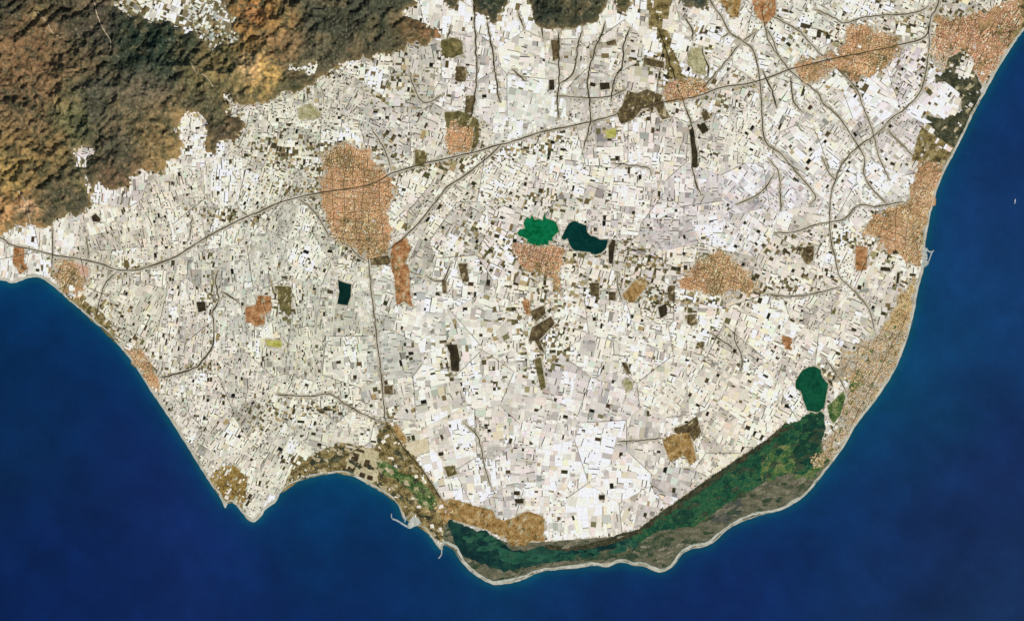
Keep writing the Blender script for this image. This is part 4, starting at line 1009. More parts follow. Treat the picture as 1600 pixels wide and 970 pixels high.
def local(x, y):
    w_ = np.exp(-((CT[:, 0] - x) ** 2 + (CT[:, 1] - y) ** 2) / (2 * 38.0 ** 2)) + 1e-9 / (1 + (CT[:, 0] - x) ** 2 + (CT[:, 1] - y) ** 2)
    w_ /= w_.sum()
    v = (CT[:, 2:] * w_[:, None]).sum(0)
    return v


def clip_half(poly, px, py, nx, ny):
    out = []
    n = len(poly)
    for i in range(n):
        a = poly[i]; b = poly[(i + 1) % n]
        da = (a[0] - px) * nx + (a[1] - py) * ny; db = (b[0] - px) * nx + (b[1] - py) * ny
        if da <= 0: out.append(a)
        if (da < 0 < db) or (db < 0 < da):
            t = da / (da - db); out.append((a[0] + (b[0] - a[0]) * t, a[1] + (b[1] - a[1]) * t))
    return out


def clip_convex(poly, cell):
    for (px, py, nx, ny) in cell:
        poly = clip_half(poly, px, py, nx, ny)
        if len(poly) < 3:
            return []
    return poly


sites = []
sp = 74
for iy in range(-1, 14):
    for ix in range(-1, 25):
        x = ix * sp + (sp / 2 if iy % 2 else 0) + random.uniform(-26, 26); y = iy * sp * 0.88 - 40 + random.uniform(-24, 24)
        if -60 < x < 1660 and -60 < y < 930:
            sites.append((x, y))

PARCELS = []      # (polygon in map px, colour, area)
PLOTS = []        # dark plots and ponds between the roofs


def colour_of(lum, tint, jit=0.010):
    base = np.array((250, 245, 235.0)) * np.array(tint)
    c = base * lum * (1 + np.array([random.gauss(0, jit) for _ in range(3)]))
    return tuple(np.clip(c, 20, 244))


def leaf_colour(blk, tint):
    r = random.random()
    t = np.array(tint)
    if r < 0.62: l = random.uniform(.965, 1.03)
    elif r < 0.84: l = random.uniform(.90, .97)
    elif r < 0.96: l = random.uniform(.80, .90)
    else: l = random.uniform(.66, .80)
    q = random.random()
    if q < .04: t = t * np.array((.94, 1.0, .98))
    elif q < .07: t = t * np.array((1.0, .96, .93))
    elif q < .12: t = t * np.array((1.0, .99, .91))
    elif q < .14: t = t * np.array((.97, .98, 1.02))
    return colour_of(l * blk, t)


ZONES = np.array([(500, 270, 14, 40), (520, 232, 34, 10), (600, 240, 30, 14), (470, 300, 30, 10), (640, 268, 30, 10), (590, 400, 40, 14), (770, 235, 30, 12), (830, 235, 44, 14), (950, 205, 20, 12), (900, 402, 60, 12),
                  (960, 440, 60, 20), (880, 470, 30, 22), (830, 440, 30, 22), (1020, 470, 30, 18), (1100, 474, 40, 12), (1184, 450, 16, 24), (1040, 420, 26, 16), (1230, 388, 44, 14), (1320, 375, 34, 14), (1372, 402, 26, 12),
                  (1110, 160, 34, 12), (1170, 134, 40, 9), (1442, 120, 12, 46), (1456, 190, 12, 20), (700, 258, 40, 10), (440, 470, 20, 34), (350, 334, 34, 9), (384, 342, 30, 10), (190, 420, 30, 9), (330, 460, 10, 44), (310, 574, 34, 9),
                  (440, 640, 26, 20), (405, 662, 14, 22), (500, 640, 34, 8), (985, 20, 20, 16), (1018, 108, 18, 22), (1420, 36, 30, 14), (1480, 20, 26, 14), (1210, 20, 30, 18), (1130, 460, 50, 24), (330, 52, 40, 22), (100, 420, 30, 16), (160, 480, 16, 20),
                  (620, 130, 40, 30), (430, 240, 40, 30), (760, 380, 40, 40), (1400, 470, 16, 40), (1060, 130, 30, 14), (250, 588, 24, 8), (1300, 590, 30, 14), (1010, 174, 40, 14), (864, 214, 40, 8), (640, 700, 12, 30), (1100, 76, 16, 30), (460, 720, 24, 12), (850, 312, 60, 14), (700, 560, 24, 44), (850, 540, 34, 44), (780, 600, 14, 14), (1280, 60, 40, 14), (1340, 140, 20, 10), (980, 92, 50, 10), (1240, 442, 44, 16), (600, 640, 16, 30), (1000, 400, 30, 20), (790, 510, 30, 20)], float)


_u = np.zeros((GH, GW), bool)
for tm_ in TOWN_MASK: _u |= tm_
_b = blur(_u, 6, 2)
FRINGE = np.clip(_b * 2.2, 0, .85)
_b = blur(hills_all, 5, 2)
FRINGE = np.maximum(FRINGE, np.clip(_b * 1.2, 0, .5))


def fallow(x, y):
    i_, j_ = int(y) - GY0, int(x) - GX0
    fr_ = float(FRINGE[i_, j_]) if 0 <= i_ < GH and 0 <= j_ < GW else 0.0
    return min(1.0, fr_ + float(np.exp(-(((ZONES[:, 0] - x) / ZONES[:, 2]) ** 2 + ((ZONES[:, 1] - y) / ZONES[:, 3]) ** 2)).sum()))


FALLOW = ((120, 104, 68), (146, 128, 86), (96, 82, 52), (170, 148, 104), (104, 100, 62), (84, 80, 46), (188, 168, 126), (70, 62, 40), (58, 54, 34), (120, 118, 80), (104, 92, 58), (160, 150, 108))


def dark_colour():
    return random.choice(((44, 38, 24), (32, 30, 22), (60, 52, 32), (26, 26, 20), (80, 68, 42), (20, 26, 24), (50, 54, 28), (70, 54, 36)))


def emit(loc, rect, cell, col, store, gap):
    (cx_, cy_, ca, sa) = loc
    x0, y0, x1, y1 = rect
    x0 += gap; y0 += gap; x1 -= gap; y1 -= gap
    if x1 - x0 < 0.6 or y1 - y0 < 0.6:
        return
    poly = [(cx_ + u * ca - v * sa, cy_ + u * sa + v * ca) for u, v in ((x0, y0), (x1, y0), (x1, y1), (x0, y1))]
    poly = clip_convex(poly, cell)
    if len(poly) < 3:
        return
    a = abs(signed_area(poly))
    if a < 1.6:
        return
    mx = sum(p[0] for p in poly) / len(poly); my = sum(p[1] for p in poly) / len(poly)
    kp = keep_at(mx, my)
    if kp <= 0 or (kp < 1 and random.random() > kp):
        return
    for k_, (x, y) in enumerate(poly):
        if keep_at(mx + (x - mx) * .85, my + (y - my) * .85) <= 0:
            return
        xb, yb = poly[(k_ + 1) % len(poly)]
        if keep_at(mx + ((x + xb) / 2 - mx) * .85, my + ((y + yb) / 2 - my) * .85) <= 0 or keep_at(mx + (x - mx) * .45, my + (y - my) * .45) <= 0:
            return
    store.append((poly, col, a, (mx, my)))


def blocked(loc, rect):
    (cx_, cy_, ca, sa) = loc
    x0, y0, x1, y1 = rect
    nb = 0
    for u in (x0, (x0 + x1) / 2, x1):
        for v in (y0, (y0 + y1) / 2, y1):
            if keep_at(cx_ + u * ca - v * sa, cy_ + u * sa + v * ca) <= 0:
                nb += 1
    return nb


def split(loc, rect, cell, par, blk, tint, depth=0, turned=False):
    x0, y0, x1, y1 = rect
    w_, h_ = x1 - x0, y1 - y0
    size, dark, hv = par
    area = w_ * h_
    lim = size * size * random.choice((.35, .6, .9, 1.0, 1.4, 2.2))
    asp = max(w_, h_) / max(0.1, min(w_, h_))
    nb = blocked(loc, rect)
    if nb == 9 and area < 400:
        return
    if not turned and 260 < area < 1300 and random.random() < .55:   # a sub-district laid out at its own angle
        (cx_, cy_, ca, sa) = loc
        um, vm_ = (x0 + x1) / 2, (y0 + y1) / 2
        mx, my = cx_ + um * ca - vm_ * sa, cy_ + um * sa + vm_ * ca
        planes = [(mx + ca * w_ / 2, my + sa * w_ / 2, ca, sa), (mx - ca * w_ / 2, my - sa * w_ / 2, -ca, -sa),
                  (mx - sa * h_ / 2, my + ca * h_ / 2, -sa, ca), (mx + sa * h_ / 2, my - ca * h_ / 2, sa, -ca)]
        a2 = math.atan2(sa, ca) + R(random.gauss(0, 8)); dg = math.hypot(w_, h_) / 2
        split((mx, my, math.cos(a2), math.sin(a2)), (-dg, -dg, dg, dg), cell + planes, (size * random.uniform(.75, 1.3), dark * random.uniform(.5, 1.6), hv), blk * random.gauss(1, .025), tint, depth + 1, True)
        return
    if area > lim or asp > 3.6 or (nb and area > 14):
        t = random.uniform(.34, .66)
        b2 = blk * random.gauss(1, .035 if area > 4 * lim else .02)
        along_w = w_ * hv > h_ if asp < 1.7 else w_ > h_
        if along_w:
            m_ = x0 + w_ * t
            split(loc, (x0, y0, m_, y1), cell, par, b2, tint, depth + 1, turned); split(loc, (m_, y0, x1, y1), cell, par, blk, tint, depth + 1, turned)
        else:
            m_ = y0 + h_ * t
            split(loc, (x0, y0, x1, m_), cell, par, b2, tint, depth + 1, turned); split(loc, (x0, m_, x1, y1), cell, par, blk, tint, depth + 1, turned)
        return
    gap = 0.05
    col = leaf_colour(blk, tint)
    if area < 130:
        zf = fallow(loc[0] + (x0 + x1) / 2 * loc[2] - (y0 + y1) / 2 * loc[3], loc[1] + (x0 + x1) / 2 * loc[3] + (y0 + y1) / 2 * loc[2])
        if random.random() < zf * .58 + .014:
            if area > 26 and random.random() < .8:
                m_ = random.uniform(.3, .7)
                if w_ > h_: a_, b_ = (x0, y0, x0 + w_ * m_, y1), (x0 + w_ * m_, y0, x1, y1)
                else: a_, b_ = (x0, y0, x1, y0 + h_ * m_), (x0, y0 + h_ * m_, x1, y1)
                emit(loc, a_, cell, random.choice(FALLOW), PLOTS, .0); emit(loc, b_, cell, col, PARCELS, gap)
            else:
                emit(loc, rect, cell, random.choice(FALLOW), PLOTS, .0)
            return
    r = random.random()
    if r < dark * 0.24:                                  # bare or ponded plot
        if area > 60:
            t = random.uniform(.3, .5)
            if w_ > h_:
                emit(loc, (x0, y0, x0 + w_ * t, y1), cell, dark_colour(), PLOTS, .2); emit(loc, (x0 + w_ * t, y0, x1, y1), cell, col, PARCELS, gap)
            else:
                emit(loc, (x0, y0, x1, y0 + h_ * t), cell, dark_colour(), PLOTS, .2); emit(loc, (x0, y0 + h_ * t, x1, y1), cell, col, PARCELS, gap)
        else:
            emit(loc, rect, cell, dark_colour(), PLOTS, .35)
        return
    if r < dark * 3.8 and min(w_, h_) > 3.2:               # a pond in one corner
        pw, ph = random.uniform(1.2, 2.4), random.uniform(1.2, 2.6)
        emit(loc, (x0, y0, x0 + pw, y0 + ph), cell, dark_colour(), PLOTS, .15)
        emit(loc, (x0 + pw, y0, x1, y0 + ph), cell, col, PARCELS, gap)
        emit(loc, (x0, y0 + ph, x1, y1), cell, col, PARCELS, gap)
        return
    if r < dark * 6.4 and min(w_, h_) > 3.4:             # a lane or windbreak along one side, lane shadow painted into its tone
        lw = random.uniform(.9, 1.5)
        dc = random.choice(((116, 106, 78), (94, 86, 60), (130, 120, 92), (74, 68, 46), (52, 50, 34)))
        if h_ > w_:
            emit(loc, (x0, y0, x0 + lw, y1), cell, dc, PLOTS, .05); emit(loc, (x0 + lw, y0, x1, y1), cell, col, PARCELS, gap)
        else:
            emit(loc, (x0, y0, x1, y0 + lw), cell, dc, PLOTS, .05); emit(loc, (x0, y0 + lw, x1, y1), cell, col, PARCELS, gap)
        return
    emit(loc, rect, cell, col, PARCELS, gap)


TRACKS = []
TRK = {}
for si, (sx, sy) in enumerate(sites):
    v = local(sx, sy)
    ang, size, dark, tint, br = v[0] + random.gauss(0, 3), min(v[1], 5.5 + v[1] * .36) * random.uniform(.8, 1.2), 1.25 * v[2] * random.uniform(.6, 1.5), v[3:6], v[6]
    nbs = sorted(((x - sx) ** 2 + (y - sy) ** 2, x, y) for x, y in sites)[1:16]
    cell = []
    for d2, x, y in nbs:
        d_ = math.sqrt(d2); nx, ny = (x - sx) / d_, (y - sy) / d_
        pk = (round(sx + x, 3), round(sy + y, 3))
        if pk not in TRK: TRK[pk] = random.random() < .42
        mg = .5 if TRK[pk] else .1
        cell.append((sx + nx * (d_ / 2 - mg), sy + ny * (d_ / 2 - mg), nx, ny))
        if TRK[pk] and (sx, sy) < (x, y): TRACKS.append((si, len(cell) - 1))
    ring = clip_convex([(sx - 90, sy - 90), (sx + 90, sy - 90), (sx + 90, sy + 90), (sx - 90, sy + 90)], cell)
    for k, (t_, ci) in enumerate(list(TRACKS)):
        if t_ != si: continue
        px, py, nx, ny = cell[ci]
        on = [q for q in ring if abs((q[0] - px) * nx + (q[1] - py) * ny) < .02]
        if len(on) >= 2: TRACKS.append(('seg', jitter(densify([on[0], on[1]], 3.0, False), .5, .2)))
    TRACKS = [t_ for t_ in TRACKS if t_[0] == 'seg']
    a = R(ang)
    hv = random.uniform(.8, 1.25) if not (880 < sx < 1010 and sy > 770) else 2.6
    if sx < 480 and sy > 250: hv = 1.7
    split((sx, sy, math.cos(a), math.sin(a)), (-78, -78, 78, 78), cell, (size, dark, hv), (1 - (1 - br) * .5) * random.gauss(1, .02), tint)

M_ROOF = mat_attr('greenhouse_plastic', 1.6, 0.10, 0.6, 0.15, 4.0, 6.0, 0.08)
M_PLOT = mat_attr('plot_earth', 2.0, 0.3, 0.9, 0.1, 3.0)


def inframe(c):
    return 3 < c[0] < 1597 and 3 < c[1] < 967


cand = sorted((p for p in PARCELS if inframe(p[3])), key=lambda p: -p[2])
single = cand[:300]
sid = set(id(p) for p in single)
V, F, C = [], [], []
for p in PARCELS:
    if id(p) in sid:
        continue
    poly, col, a, c = p
    z = height(*c)
    wp = [W(*q) for q in poly]
    if signed_area(wp) < 0: wp = wp[::-1]
    box_geo(V, F, C, wp, z - (0.25 if z > 0 else 0), z + (0.06 if z == 0 else 0.12) + random.uniform(0, .02), tuple(lin(col)))
o = link_mesh('greenhouses', V, F, M_ROOF, cols=C)
tag(o, 'thousands of small white plastic greenhouse roofs packed over the whole plain', 'greenhouses', kind='stuff')
V, F, C = [], [], []
for poly, col, a, c in PLOTS:
    z = height(*c)
    wp = [W(*q) for q in poly]
    if signed_area(wp) < 0: wp = wp[::-1]
    b = len(V)
    for x, y in wp: V.append((x, y, z + 0.012 + (0.1 if z > 0 else 0)))
    F.append(tuple(range(b, b + len(wp)))); C.extend([lin(col)] * len(wp))
o = link_mesh('farm_plots', V, F, M_PLOT, cols=C)
tag(o, 'small dark ponds, lanes and bare plots scattered between the white roofs', 'plots', kind='structure')
segs = [[q for q in t_[1] if keep_at(*q) > 0 and height(*q) == 0] for t_ in TRACKS]
ribbons('farm_track', [q for q in segs if len(q) > 3], 0.85, 0.0335, M_ROAD, 'thin dark farm tracks between the greenhouse districts', 'track', .5)

# --- the three hundred largest, each a thing of its own
MARKS = [('emerald reservoir', 842, 364), ('dark teal reservoir', 915, 372), ('small black pond', 537, 457), ('dark green lake', 1268, 607), ('ochre field at the lagoon head', 815, 825), ('square ochre field near the lagoon', 1062, 697),
         ('largest inland town', 555, 310), ('round orange village', 1125, 430), ('eastern coastal town', 1410, 350), ('olive valley', 1032, 60), ('big brown field under the motorway', 1005, 168), ('town between motorway branches', 718, 215),
         ('dark L shaped field', 845, 520), ('dark chocolate plot', 708, 560), ('high valley in the hills', 270, 30), ('south western tip', 365, 765), ('fishing harbour', 635, 812), ('square charcoal plot', 314, 479), ('dark north eastern wetland', 1500, 180),
         ('orange strip field', 628, 430), ('southern golf course', 648, 760), ('long north eastern town', 1330, 85), ('small bright orange field', 404, 486), ('rust brown diamond field', 993, 454), ('long olive strip field', 844, 585),
         ('yellow green knoll', 1088, 95), ('rusty olive field', 706, 76), ('bright yellow field', 955, 208), ('western red brown field', 30, 405), ('brown square by the straight road', 607, 609), ('paired black plots', 811, 777), ('black strip plot', 1084, 235),
         ('rusty plot above the lake', 1229, 536), ('lower brown square plot', 929, 453), ('pale crescent meadow', 483, 176), ('small black plot by a southern lane', 940, 776), ('yellow brown clearing', 704, 736), ('narrow black northern plot', 862, 133), ('grey brown eastern square', 1094, 540), ('pale green lot', 981, 601)]
ORD = ['', 'second ', 'third ', 'fourth ', 'fifth ', 'sixth ', 'seventh ', 'eighth ', 'ninth ', 'tenth ', 'eleventh ', 'twelfth ']


def describe(p):
    poly, col, a, c = p
    dist, nm, mx, my = min((math.hypot(c[0] - x, c[1] - y), n, x, y) for n, x, y in MARKS)
    dx, dy = c[0] - mx, c[1] - my
    k = int(((math.degrees(math.atan2(-dy, dx)) + 22.5) % 360) // 45)
    comp = ['east', 'north east', 'north', 'north west', 'west', 'south west', 'south', 'south east'][k]
    lum = sum(col) / 3
    r_, g_, b_ = col
    if lum > 222: t = 'bright white'
    elif lum > 205: t = 'white' if r_ - b_ < 14 else 'cream'
    elif lum > 180: t = 'pale grey' if r_ - b_ < 14 else 'beige'
    else: t = 'dull grey'
    if g_ > r_ + 5: t = 'greenish ' + t.split()[-1]
    e = max(((poly[i][0] - poly[(i + 1) % len(poly)][0]), (poly[i][1] - poly[(i + 1) % len(poly)][1])) for i in range(len(poly)))
    L = [math.hypot(poly[i][0] - poly[(i + 1) % len(poly)][0], poly[i][1] - poly[(i + 1) % len(poly)][1]) for i in range(len(poly))]
    asp = max(L) / max(1.0, a / max(L))
    s = 'long narrow' if asp > 2.2 else 'oblong' if asp > 1.4 else 'square' if len(poly) == 4 else 'angular'
    return t, s, comp, nm, dist


keyed = {}
for p in single:
    t, s, comp, nm, dist = describe(p)
    keyed.setdefault((t, s, comp, nm), []).append((dist, id(p), p))


def greenhouse(p, label):
    poly, col, a, c = p
    wc = W(*c); z = height(*c)
    wp = [(W(*q)[0] - wc[0], W(*q)[1] - wc[1]) for q in poly]
    if signed_area(wp) < 0: wp = wp[::-1]
    n = len(wp)
    L = [math.hypot(wp[(i + 1) % n][0] - wp[i][0], wp[(i + 1) % n][1] - wp[i][1]) for i in range(n)]
    i = L.index(max(L)); j = (i + 1) % n
    ux, uy = (wp[j][0] - wp[i][0]) / L[i], (wp[j][1] - wp[i][1]) / L[i]
    q = [(x * ux + y * uy, -x * uy + y * ux) for x, y in wp]
    v0 = min(v for u, v in q); v1 = max(v for u, v in q)
    spans = max(2, int((v1 - v0) / 0.22)) * 2
    eave, ridge = 0.055, 0.085
    Vg, Fg = [], []
    rows = []
    for k in range(spans + 1):
        v = v0 + (v1 - v0) * k / spans
        v = min(max(v, v0 + 1e-4), v1 - 1e-4)
        us = []
        for m_ in range(n):
            (ua, va), (ub, vb) = q[m_], q[(m_ + 1) % n]
            if (va <= v < vb) or (vb <= v < va):
                us.append(ua + (ub - ua) * (v - va) / (vb - va))
        ua, ub = (min(us), max(us)) if us else (0, 0)
        zz = eave if k % 2 == 0 else ridge
        b = len(Vg)
        for u, zc in ((ua, zz), (ub, zz), (ua, -0.2 if z > 0 else 0), (ub, -0.2 if z > 0 else 0)):
            Vg.append((u * ux - v * uy, u * uy + v * ux, zc))
        rows.append(b)
    for k in range(spans):
        a_, b_ = rows[k], rows[k + 1]
        Fg.append((a_, a_ + 1, b_ + 1, b_)); Fg.append((a_ + 2, a_, b_, b_ + 2)); Fg.append((a_ + 1, a_ + 3, b_ + 3, b_ + 1))
    a_, b_ = rows[0], rows[-1]
    Fg.append((a_ + 2, a_ + 3, a_ + 1, a_)); Fg.append((b_, b_ + 1, b_ + 3, b_ + 2))
    o = link_mesh('greenhouse', Vg, Fg, M_ROOF, (wc[0], wc[1], z + 0.002), cols=[lin(col)] * len(Vg))
    tag(o, label, 'greenhouse', 'large greenhouse blocks on the plain')


for (t, s, comp, nm), lst in keyed.items():
    lst.sort(key=lambda q: q[0])
    for k, (dist, _, p) in enumerate(lst):
        if len(lst) == 1:
            lab = f'large {t} {s} greenhouse block {comp} of the {nm}'
        else:
            lab = f'{t} {s} greenhouse block, {ORD[min(k, 11)]}nearest {comp} of the {nm}'
        if len(lab.split()) > 16: lab = lab.replace(' block', '').replace(' of the ', ' of ').replace(f' {s} ', ' ' if len(lab.split()) > 17 else f' {s} ')
        greenhouse(p, lab)

# ================================================================== towns
M_HOUSE = mat_attr('house_roofs', 3.0, 0.15, 0.85, 0.15, 3.0)
for (lab, poly, ang, pal), mk in zip(TOWNS, TOWN_MASK):
    mk = mk & (keep <= 0) & (edge > .9)
    for r in motor_s: mk &= ~raster_line(r, 3.0)
    ys_, xs_ = np.nonzero(mk)
    bx0, bx1, by0, by1 = xs_.min() + GX0, xs_.max() + GX0, ys_.min() + GY0, ys_.max() + GY0
    if by1 < -60: continue
    cx_, cy_ = (bx0 + bx1) / 2, (by0 + by1) / 2
    rad = math.hypot(bx1 - bx0, by1 - by0) / 2 + 4
    V, F, C = [], [], []
    u = -rad
    ai = 0
    while u < rad:
        v = -rad
        fine_ = .72 if pal is TAN else .85
        dw = random.uniform(1.5, 2.6) * fine_
        while v < rad:
            dh = random.uniform(1.3, 2.8) * fine_
            aa = R(ang + 22 * (float(fbm((cx_ + u) * .012, (cy_ + v) * .012, 2)) - .5) * 2)
            x = cx_ + u * math.cos(aa) - v * math.sin(aa); y = cy_ + u * math.sin(aa) + v * math.cos(aa)
            i, j = int(y) - GY0, int(x) - GX0
            if 0 <= i < GH and 0 <= j < GW and mk[i, j] and -40 < y and x < 1660:
                dens = float(fbm(x * .06, y * .06, 3))
                if dens > .33 and random.random() < .86 if pal is not TAN else dens > .40 and random.random() < .8:
                    hw, hh = dw * random.uniform(.30, .46), dh * random.uniform(.30, .46)
                    pts = [W(x + s1 * hw * math.cos(aa) - s2 * hh * math.sin(aa), y + s1 * hw * math.sin(aa) + s2 * hh * math.cos(aa)) for s1, s2 in ((-1, 1), (1, 1), (1, -1), (-1, -1))]
                    if signed_area(pts) < 0: pts = pts[::-1]
                    cc = random.choice(pal if float(fbm(x * .016 + 60, y * .016, 3)) + random.uniform(-.12, .12) > .5 else MIXED); k_ = random.uniform(.94, 1.06) * (.89 + .46 * float(fbm(x * .07 + 9, y * .07 + 44, 3)))
                    if random.random() < .035: cc = random.choice(((236, 226, 206), (228, 214, 188), (204, 200, 190)))
                    box_geo(V, F, C, pts, 0.0, random.choice((.08, .1, .12, .16, .25)), lin(tuple(min(250, q * k_) for q in cc)))
            v += dh + (0.9 if random.random() < .12 else 0)
        u += dw
        ai += 1
        if ai % 5 == 0: u += 1.0
    if V:
        o = link_mesh('town_houses', V, F, M_HOUSE, cols=C)
        tag(o, lab, 'town', kind='stuff')

street_lines = []
for (lab, poly, ang, pal), mk in zip(TOWNS, TOWN_MASK):
    bx = [p[0] for p in poly]; by = [p[1] for p in poly]
    cx_, cy_ = sum(bx) / len(bx), sum(by) / len(by); rad = max(max(bx) - min(bx), max(by) - min(by)) * .75
    for base_a, step in ((ang, 15), (ang + 84, 21)):
        off = -rad + random.uniform(0, 8)
        while off < rad:
            a_ = R(base_a + random.gauss(0, 6)); ca, sa = math.cos(a_), math.sin(a_)
            line = jitter([(cx_ + t_ * ca - off * sa, cy_ + t_ * sa + off * ca) for t_ in np.arange(-rad, rad, 2.5)], 4.0, .035)
            run = []
            for q in line + [(-9999, -9999)]:
                i, j = int(q[1]) - GY0, int(q[0]) - GX0
                ok = 0 <= i < GH and 0 <= j < GW and mk[i, j] and q[1] > -40 and q[0] < 1660
                if ok: run.append(q)
                else:
                    if len(run) > 5: street_lines.append(run)
                    run = []
            off += step * random.uniform(.6, 1.5)
M_STREET = mat_sheet('street_asphalt', [(104, 82, 56), (132, 108, 76), (156, 130, 96)], 0.5, 2.4, 0.2)
ribbons('street', street_lines, 0.6, 0.17, M_STREET, 'brown street lines running through the orange towns', 'street', .45)

# ================================================================== scrub and trees too small to count
M_SCRUB = mat_attr('scrub_leaves', 5.0, 0.25, 0.9, 0.05, 2.0)
V, F, C = [], [], []
scr = np.zeros((GH, GW), np.float32)
for p, dn in ((OLIVE_VALLEY, .10), (COAST_GREEN, .10), (WEST_STRIP, .10), (SW_TIP, .10), (NE_DARK, .12), (NE_STRIP, .08), (DUNES, .09), (NE_OLIVE, .16), (GOLF, .12), (GOLF_EAST, .12), (GOLF_EAST2, .12), (SALT_MARSH, .1), (MARSH_RIM, .1)):
    scr[raster_poly(p)] = dn
for lab, poly, ang, pal in TOWNS:
    scr[raster_poly(rough(poly, 10, 2.5, .1))] = .045
scr[raster_poly(LAGOON) | raster_poly(LAKE)] = 0
scr[raster_poly(MARSH)] = .035
scr[blur(raster_poly(MARSH) | raster_poly(LAGOON), 3, 2) * (1 - blur(raster_poly(MARSH) | raster_poly(LAGOON), 3, 2)) > .12] = .12
for lab, pal, poly, am in FIELDS:
    if pal is not DARK: scr[raster_poly(poly)] = .05
hm_ = hills_all & ~plateau_m & ~patch_m
scr[hm_] = .02
scr[edge < .93] = 0
scr *= 0.4 + 1.2 * fbm(np.arange(GW)[None, :] * .05 + 0 * np.arange(GH)[:, None], np.arange(GH)[:, None] * .05 + 0 * np.arange(GW)[None, :], 3)
for r in motor_s: scr[raster_line(r, 6.5)] = .08
for r in motor_s: scr[raster_line(r, 3.2)] = 0
hit = np.argwhere(RNG.random((GH, GW)) < scr)
for i, j in hit:
    x, y = j + GX0 + random.random(), i + GY0 + random.random()
    if not (-60 < x < 1660 and -60 < y < 1000): continue
    z = height(x, y)
    r_ = random.uniform(.09, .2) * (1.25 if z == 0 else 1.0); hh = random.uniform(.05, .1)
    wx_, wy_ = W(x, y)
    b = len(V); a0 = random.random() * 6
    V.append((wx_, wy_, z + hh))
    for k in range(5):
        rr = r_ * random.uniform(.7, 1.2)
        V.append((wx_ + rr * math.cos(a0 + k * 1.2566), wy_ + rr * math.sin(a0 + k * 1.2566), z - .05))
    for k in range(5): F.append((b, b + 1 + k, b + 1 + (k + 1) % 5))
    cc = random.choice(((50, 54, 30), (66, 66, 36), (40, 46, 28), (84, 78, 46), (70, 58, 34)))
    C.extend([lin(cc)] * 6)
o = link_mesh('scrub', V, F, M_SCRUB, cols=C)
tag(o, 'dark shrubs and small trees dotting hills, dunes, roadsides and gardens', 'scrub', kind='stuff')

# ================================================================== harbours and ship
M_STONE = mat_sheet('breakwater_stone', [(128, 134, 128), (170, 178, 174), (190, 196, 192)], 0.8, 4.0, 0.2)


def breakwater(pts, width, label, hgt=0.07):
    pts = smooth_line(pts, 4)
    cx_, cy_ = W(*pts[len(pts) // 2])
    V, F = [], []
    n = len(pts)
    for i, (x, y) in enumerate(pts):
        xa, ya = W(*pts[max(0, i - 1)]); xb, yb = W(*pts[min(n - 1, i + 1)])
        l = math.hypot(xb - xa, yb - ya) or 1
        nx, ny = -(yb - ya) / l, (xb - xa) / l
        px, py = W(x, y); px -= cx_; py -= cy_
        w_ = width * 1.35 * S / 2 * random.uniform(.85, 1.15)
        for k, zz in ((-1.25, -.25), (-.7, hgt), (.7, hgt * 1.15), (1.25, -.25)):
            V.append((px + nx * w_ * k, py + ny * w_ * k, zz))
    for i in range(n - 1):
        a = 4 * i
        for k in range(3): F.append((a + k, a + 4 + k, a + 5 + k, a + 1 + k))
    F.append((0, 1, 2, 3)); e = 4 * (n - 1); F.append((e + 3, e + 2, e + 1, e))
    o = link_mesh('breakwater', V, F, M_STONE, (cx_, cy_, 0))
    tag(o, label, 'breakwater', 'stone breakwaters of the two harbours')


breakwater([(640, 824), (634, 821), (626, 816), (619, 812), (613, 810)], 2.2, 'long pale breakwater bent like an elbow off the fishing harbour')
breakwater([(612, 809), (611.5, 806), (611.5, 802)], 1.3, 'short spur at the outer end of the long harbour breakwater')
breakwater([(629, 806), (634, 813)], 1.6, 'stubby pier inside the fishing harbour, nearest the beach')
breakwater([(636, 806), (632, 815)], 1.4, 'thin inner pier in the middle of the fishing harbour')
breakwater([(690, 858), (689.5, 866), (685, 872)], 1.4, 'faint groyne off the point of the triangular headland')
breakwater([(1446, 388), (1449, 391), (1452, 393), (1455, 393)], 2.0, 'short northern mole of the small square harbour')
breakwater([(1443, 416), (1449, 413), (1452, 405), (1454.5, 398), (1456, 394), (1459, 391)], 1.6, 'curved outer mole of the small square harbour')
breakwater([(1445, 401), (1447.5, 401.5), (1447.5, 405)], 2.2, 'stub quay inside the small square harbour')

M_QUAY = mat_sheet('quay_concrete', [(150, 154, 142), (184, 188, 176), (200, 202, 192)], 0.6, 2.4, 0.15, tuft=0.1)
# quay ground of the fishing harbour
sheet('quay', rough([(640, 812), (646, 806), (654, 808), (658, 818), (652, 820), (641, 824), (638, 821)], 0.6), 0.036, M_QUAY, 'pale concrete quay of the fishing harbour', 'quay')


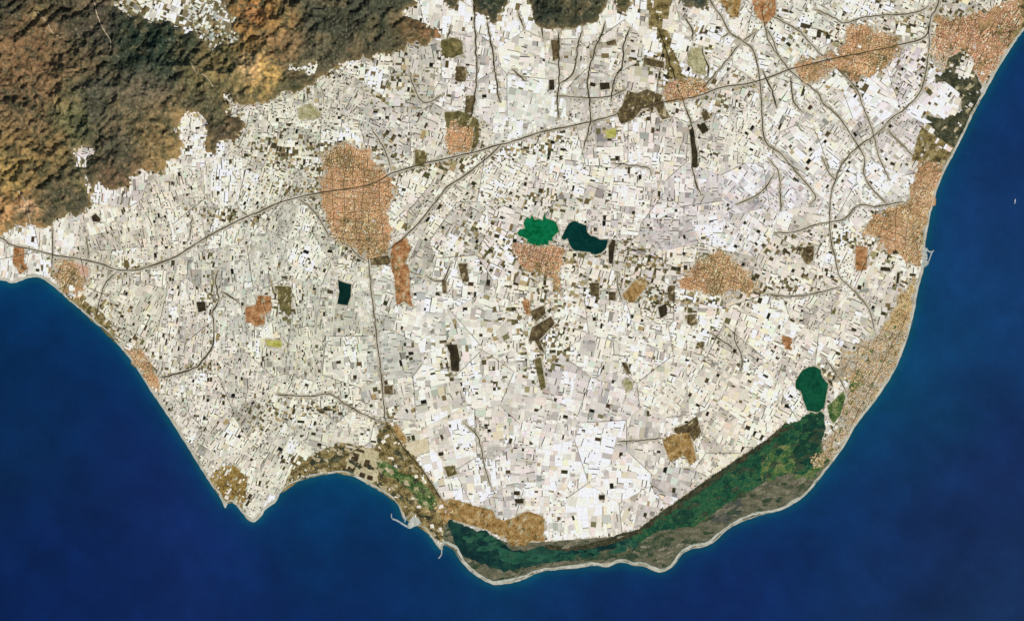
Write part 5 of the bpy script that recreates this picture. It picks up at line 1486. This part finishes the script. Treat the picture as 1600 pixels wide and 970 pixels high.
sheet('quay', rough([(1442, 386), (1449, 388), (1451, 392), (1447, 393), (1449, 399), (1448, 406), (1451, 410), (1446, 417), (1439, 418)], 0.5), 0.036, M_QUAY, 'pale concrete quay of the small square harbour', 'quay')


def ship(x, y, ang):
    wx_, wy_ = W(x, y)
    root = bpy.data.objects.new('cargo_ship', None); root.location = (wx_, wy_, -.09); root.rotation_euler = (0, 0, R(ang)); COL.objects.link(root)
    tag(root, 'lone pale ship on the open sea near the right edge', 'ship')
    mw, _, b = nodes_of('ship_paint'); b.inputs['Base Color'].default_value = (.62, .66, .72, 1); b.inputs['Roughness'].default_value = .5
    mh, _, b = nodes_of('ship_hull_paint'); b.inputs['Base Color'].default_value = (.30, .38, .52, 1); b.inputs['Roughness'].default_value = .5
    L, B = .75, .17
    outline = [(-L, -B * .8), (L * .5, -B), (L * .82, -B * .6), (L * 1.05, 0), (L * .82, B * .6), (L * .5, B), (-L, B * .8)]
    V, F = [], []
    n = len(outline)
    for x_, y_ in outline: V.append((x_ * .92, y_ * .75, -.08))
    for x_, y_ in outline: V.append((x_, y_, .11))
    for i in range(n):
        j = (i + 1) % n
        F.append((i, j, n + j, n + i))
    link_mesh('hull', V, F, mh, parent=root)
    V = [(x_ * .97, y_ * .94, .112) for x_, y_ in outline]
    link_mesh('deck', V, [tuple(range(n))], mw, parent=root)

    def bx(name, x0, x1, yb, z0, z1, mat):
        V = [(x0, -yb, z0), (x1, -yb, z0), (x1, yb, z0), (x0, yb, z0), (x0, -yb, z1), (x1, -yb, z1), (x1, yb, z1), (x0, yb, z1)]
        return link_mesh(name, V, [(0, 3, 2, 1), (4, 5, 6, 7), (0, 1, 5, 4), (1, 2, 6, 5), (2, 3, 7, 6), (3, 0, 4, 7)], mat, parent=root)
    bx('deckhouse', -.66, -.42, .12, .112, .36, mw)
    bx('funnel', -.62, -.54, .04, .36, .46, mh)
    for k in range(4): bx('hatch_cover', -.32 + k * .24, -.14 + k * .24, .1, .112, .15, mw)


ship(1586, 314.5, 80)
print('parcels', len(PARCELS), 'plots', len(PLOTS), 'smallest single', single[-1][2], 'scrub', len(hit))
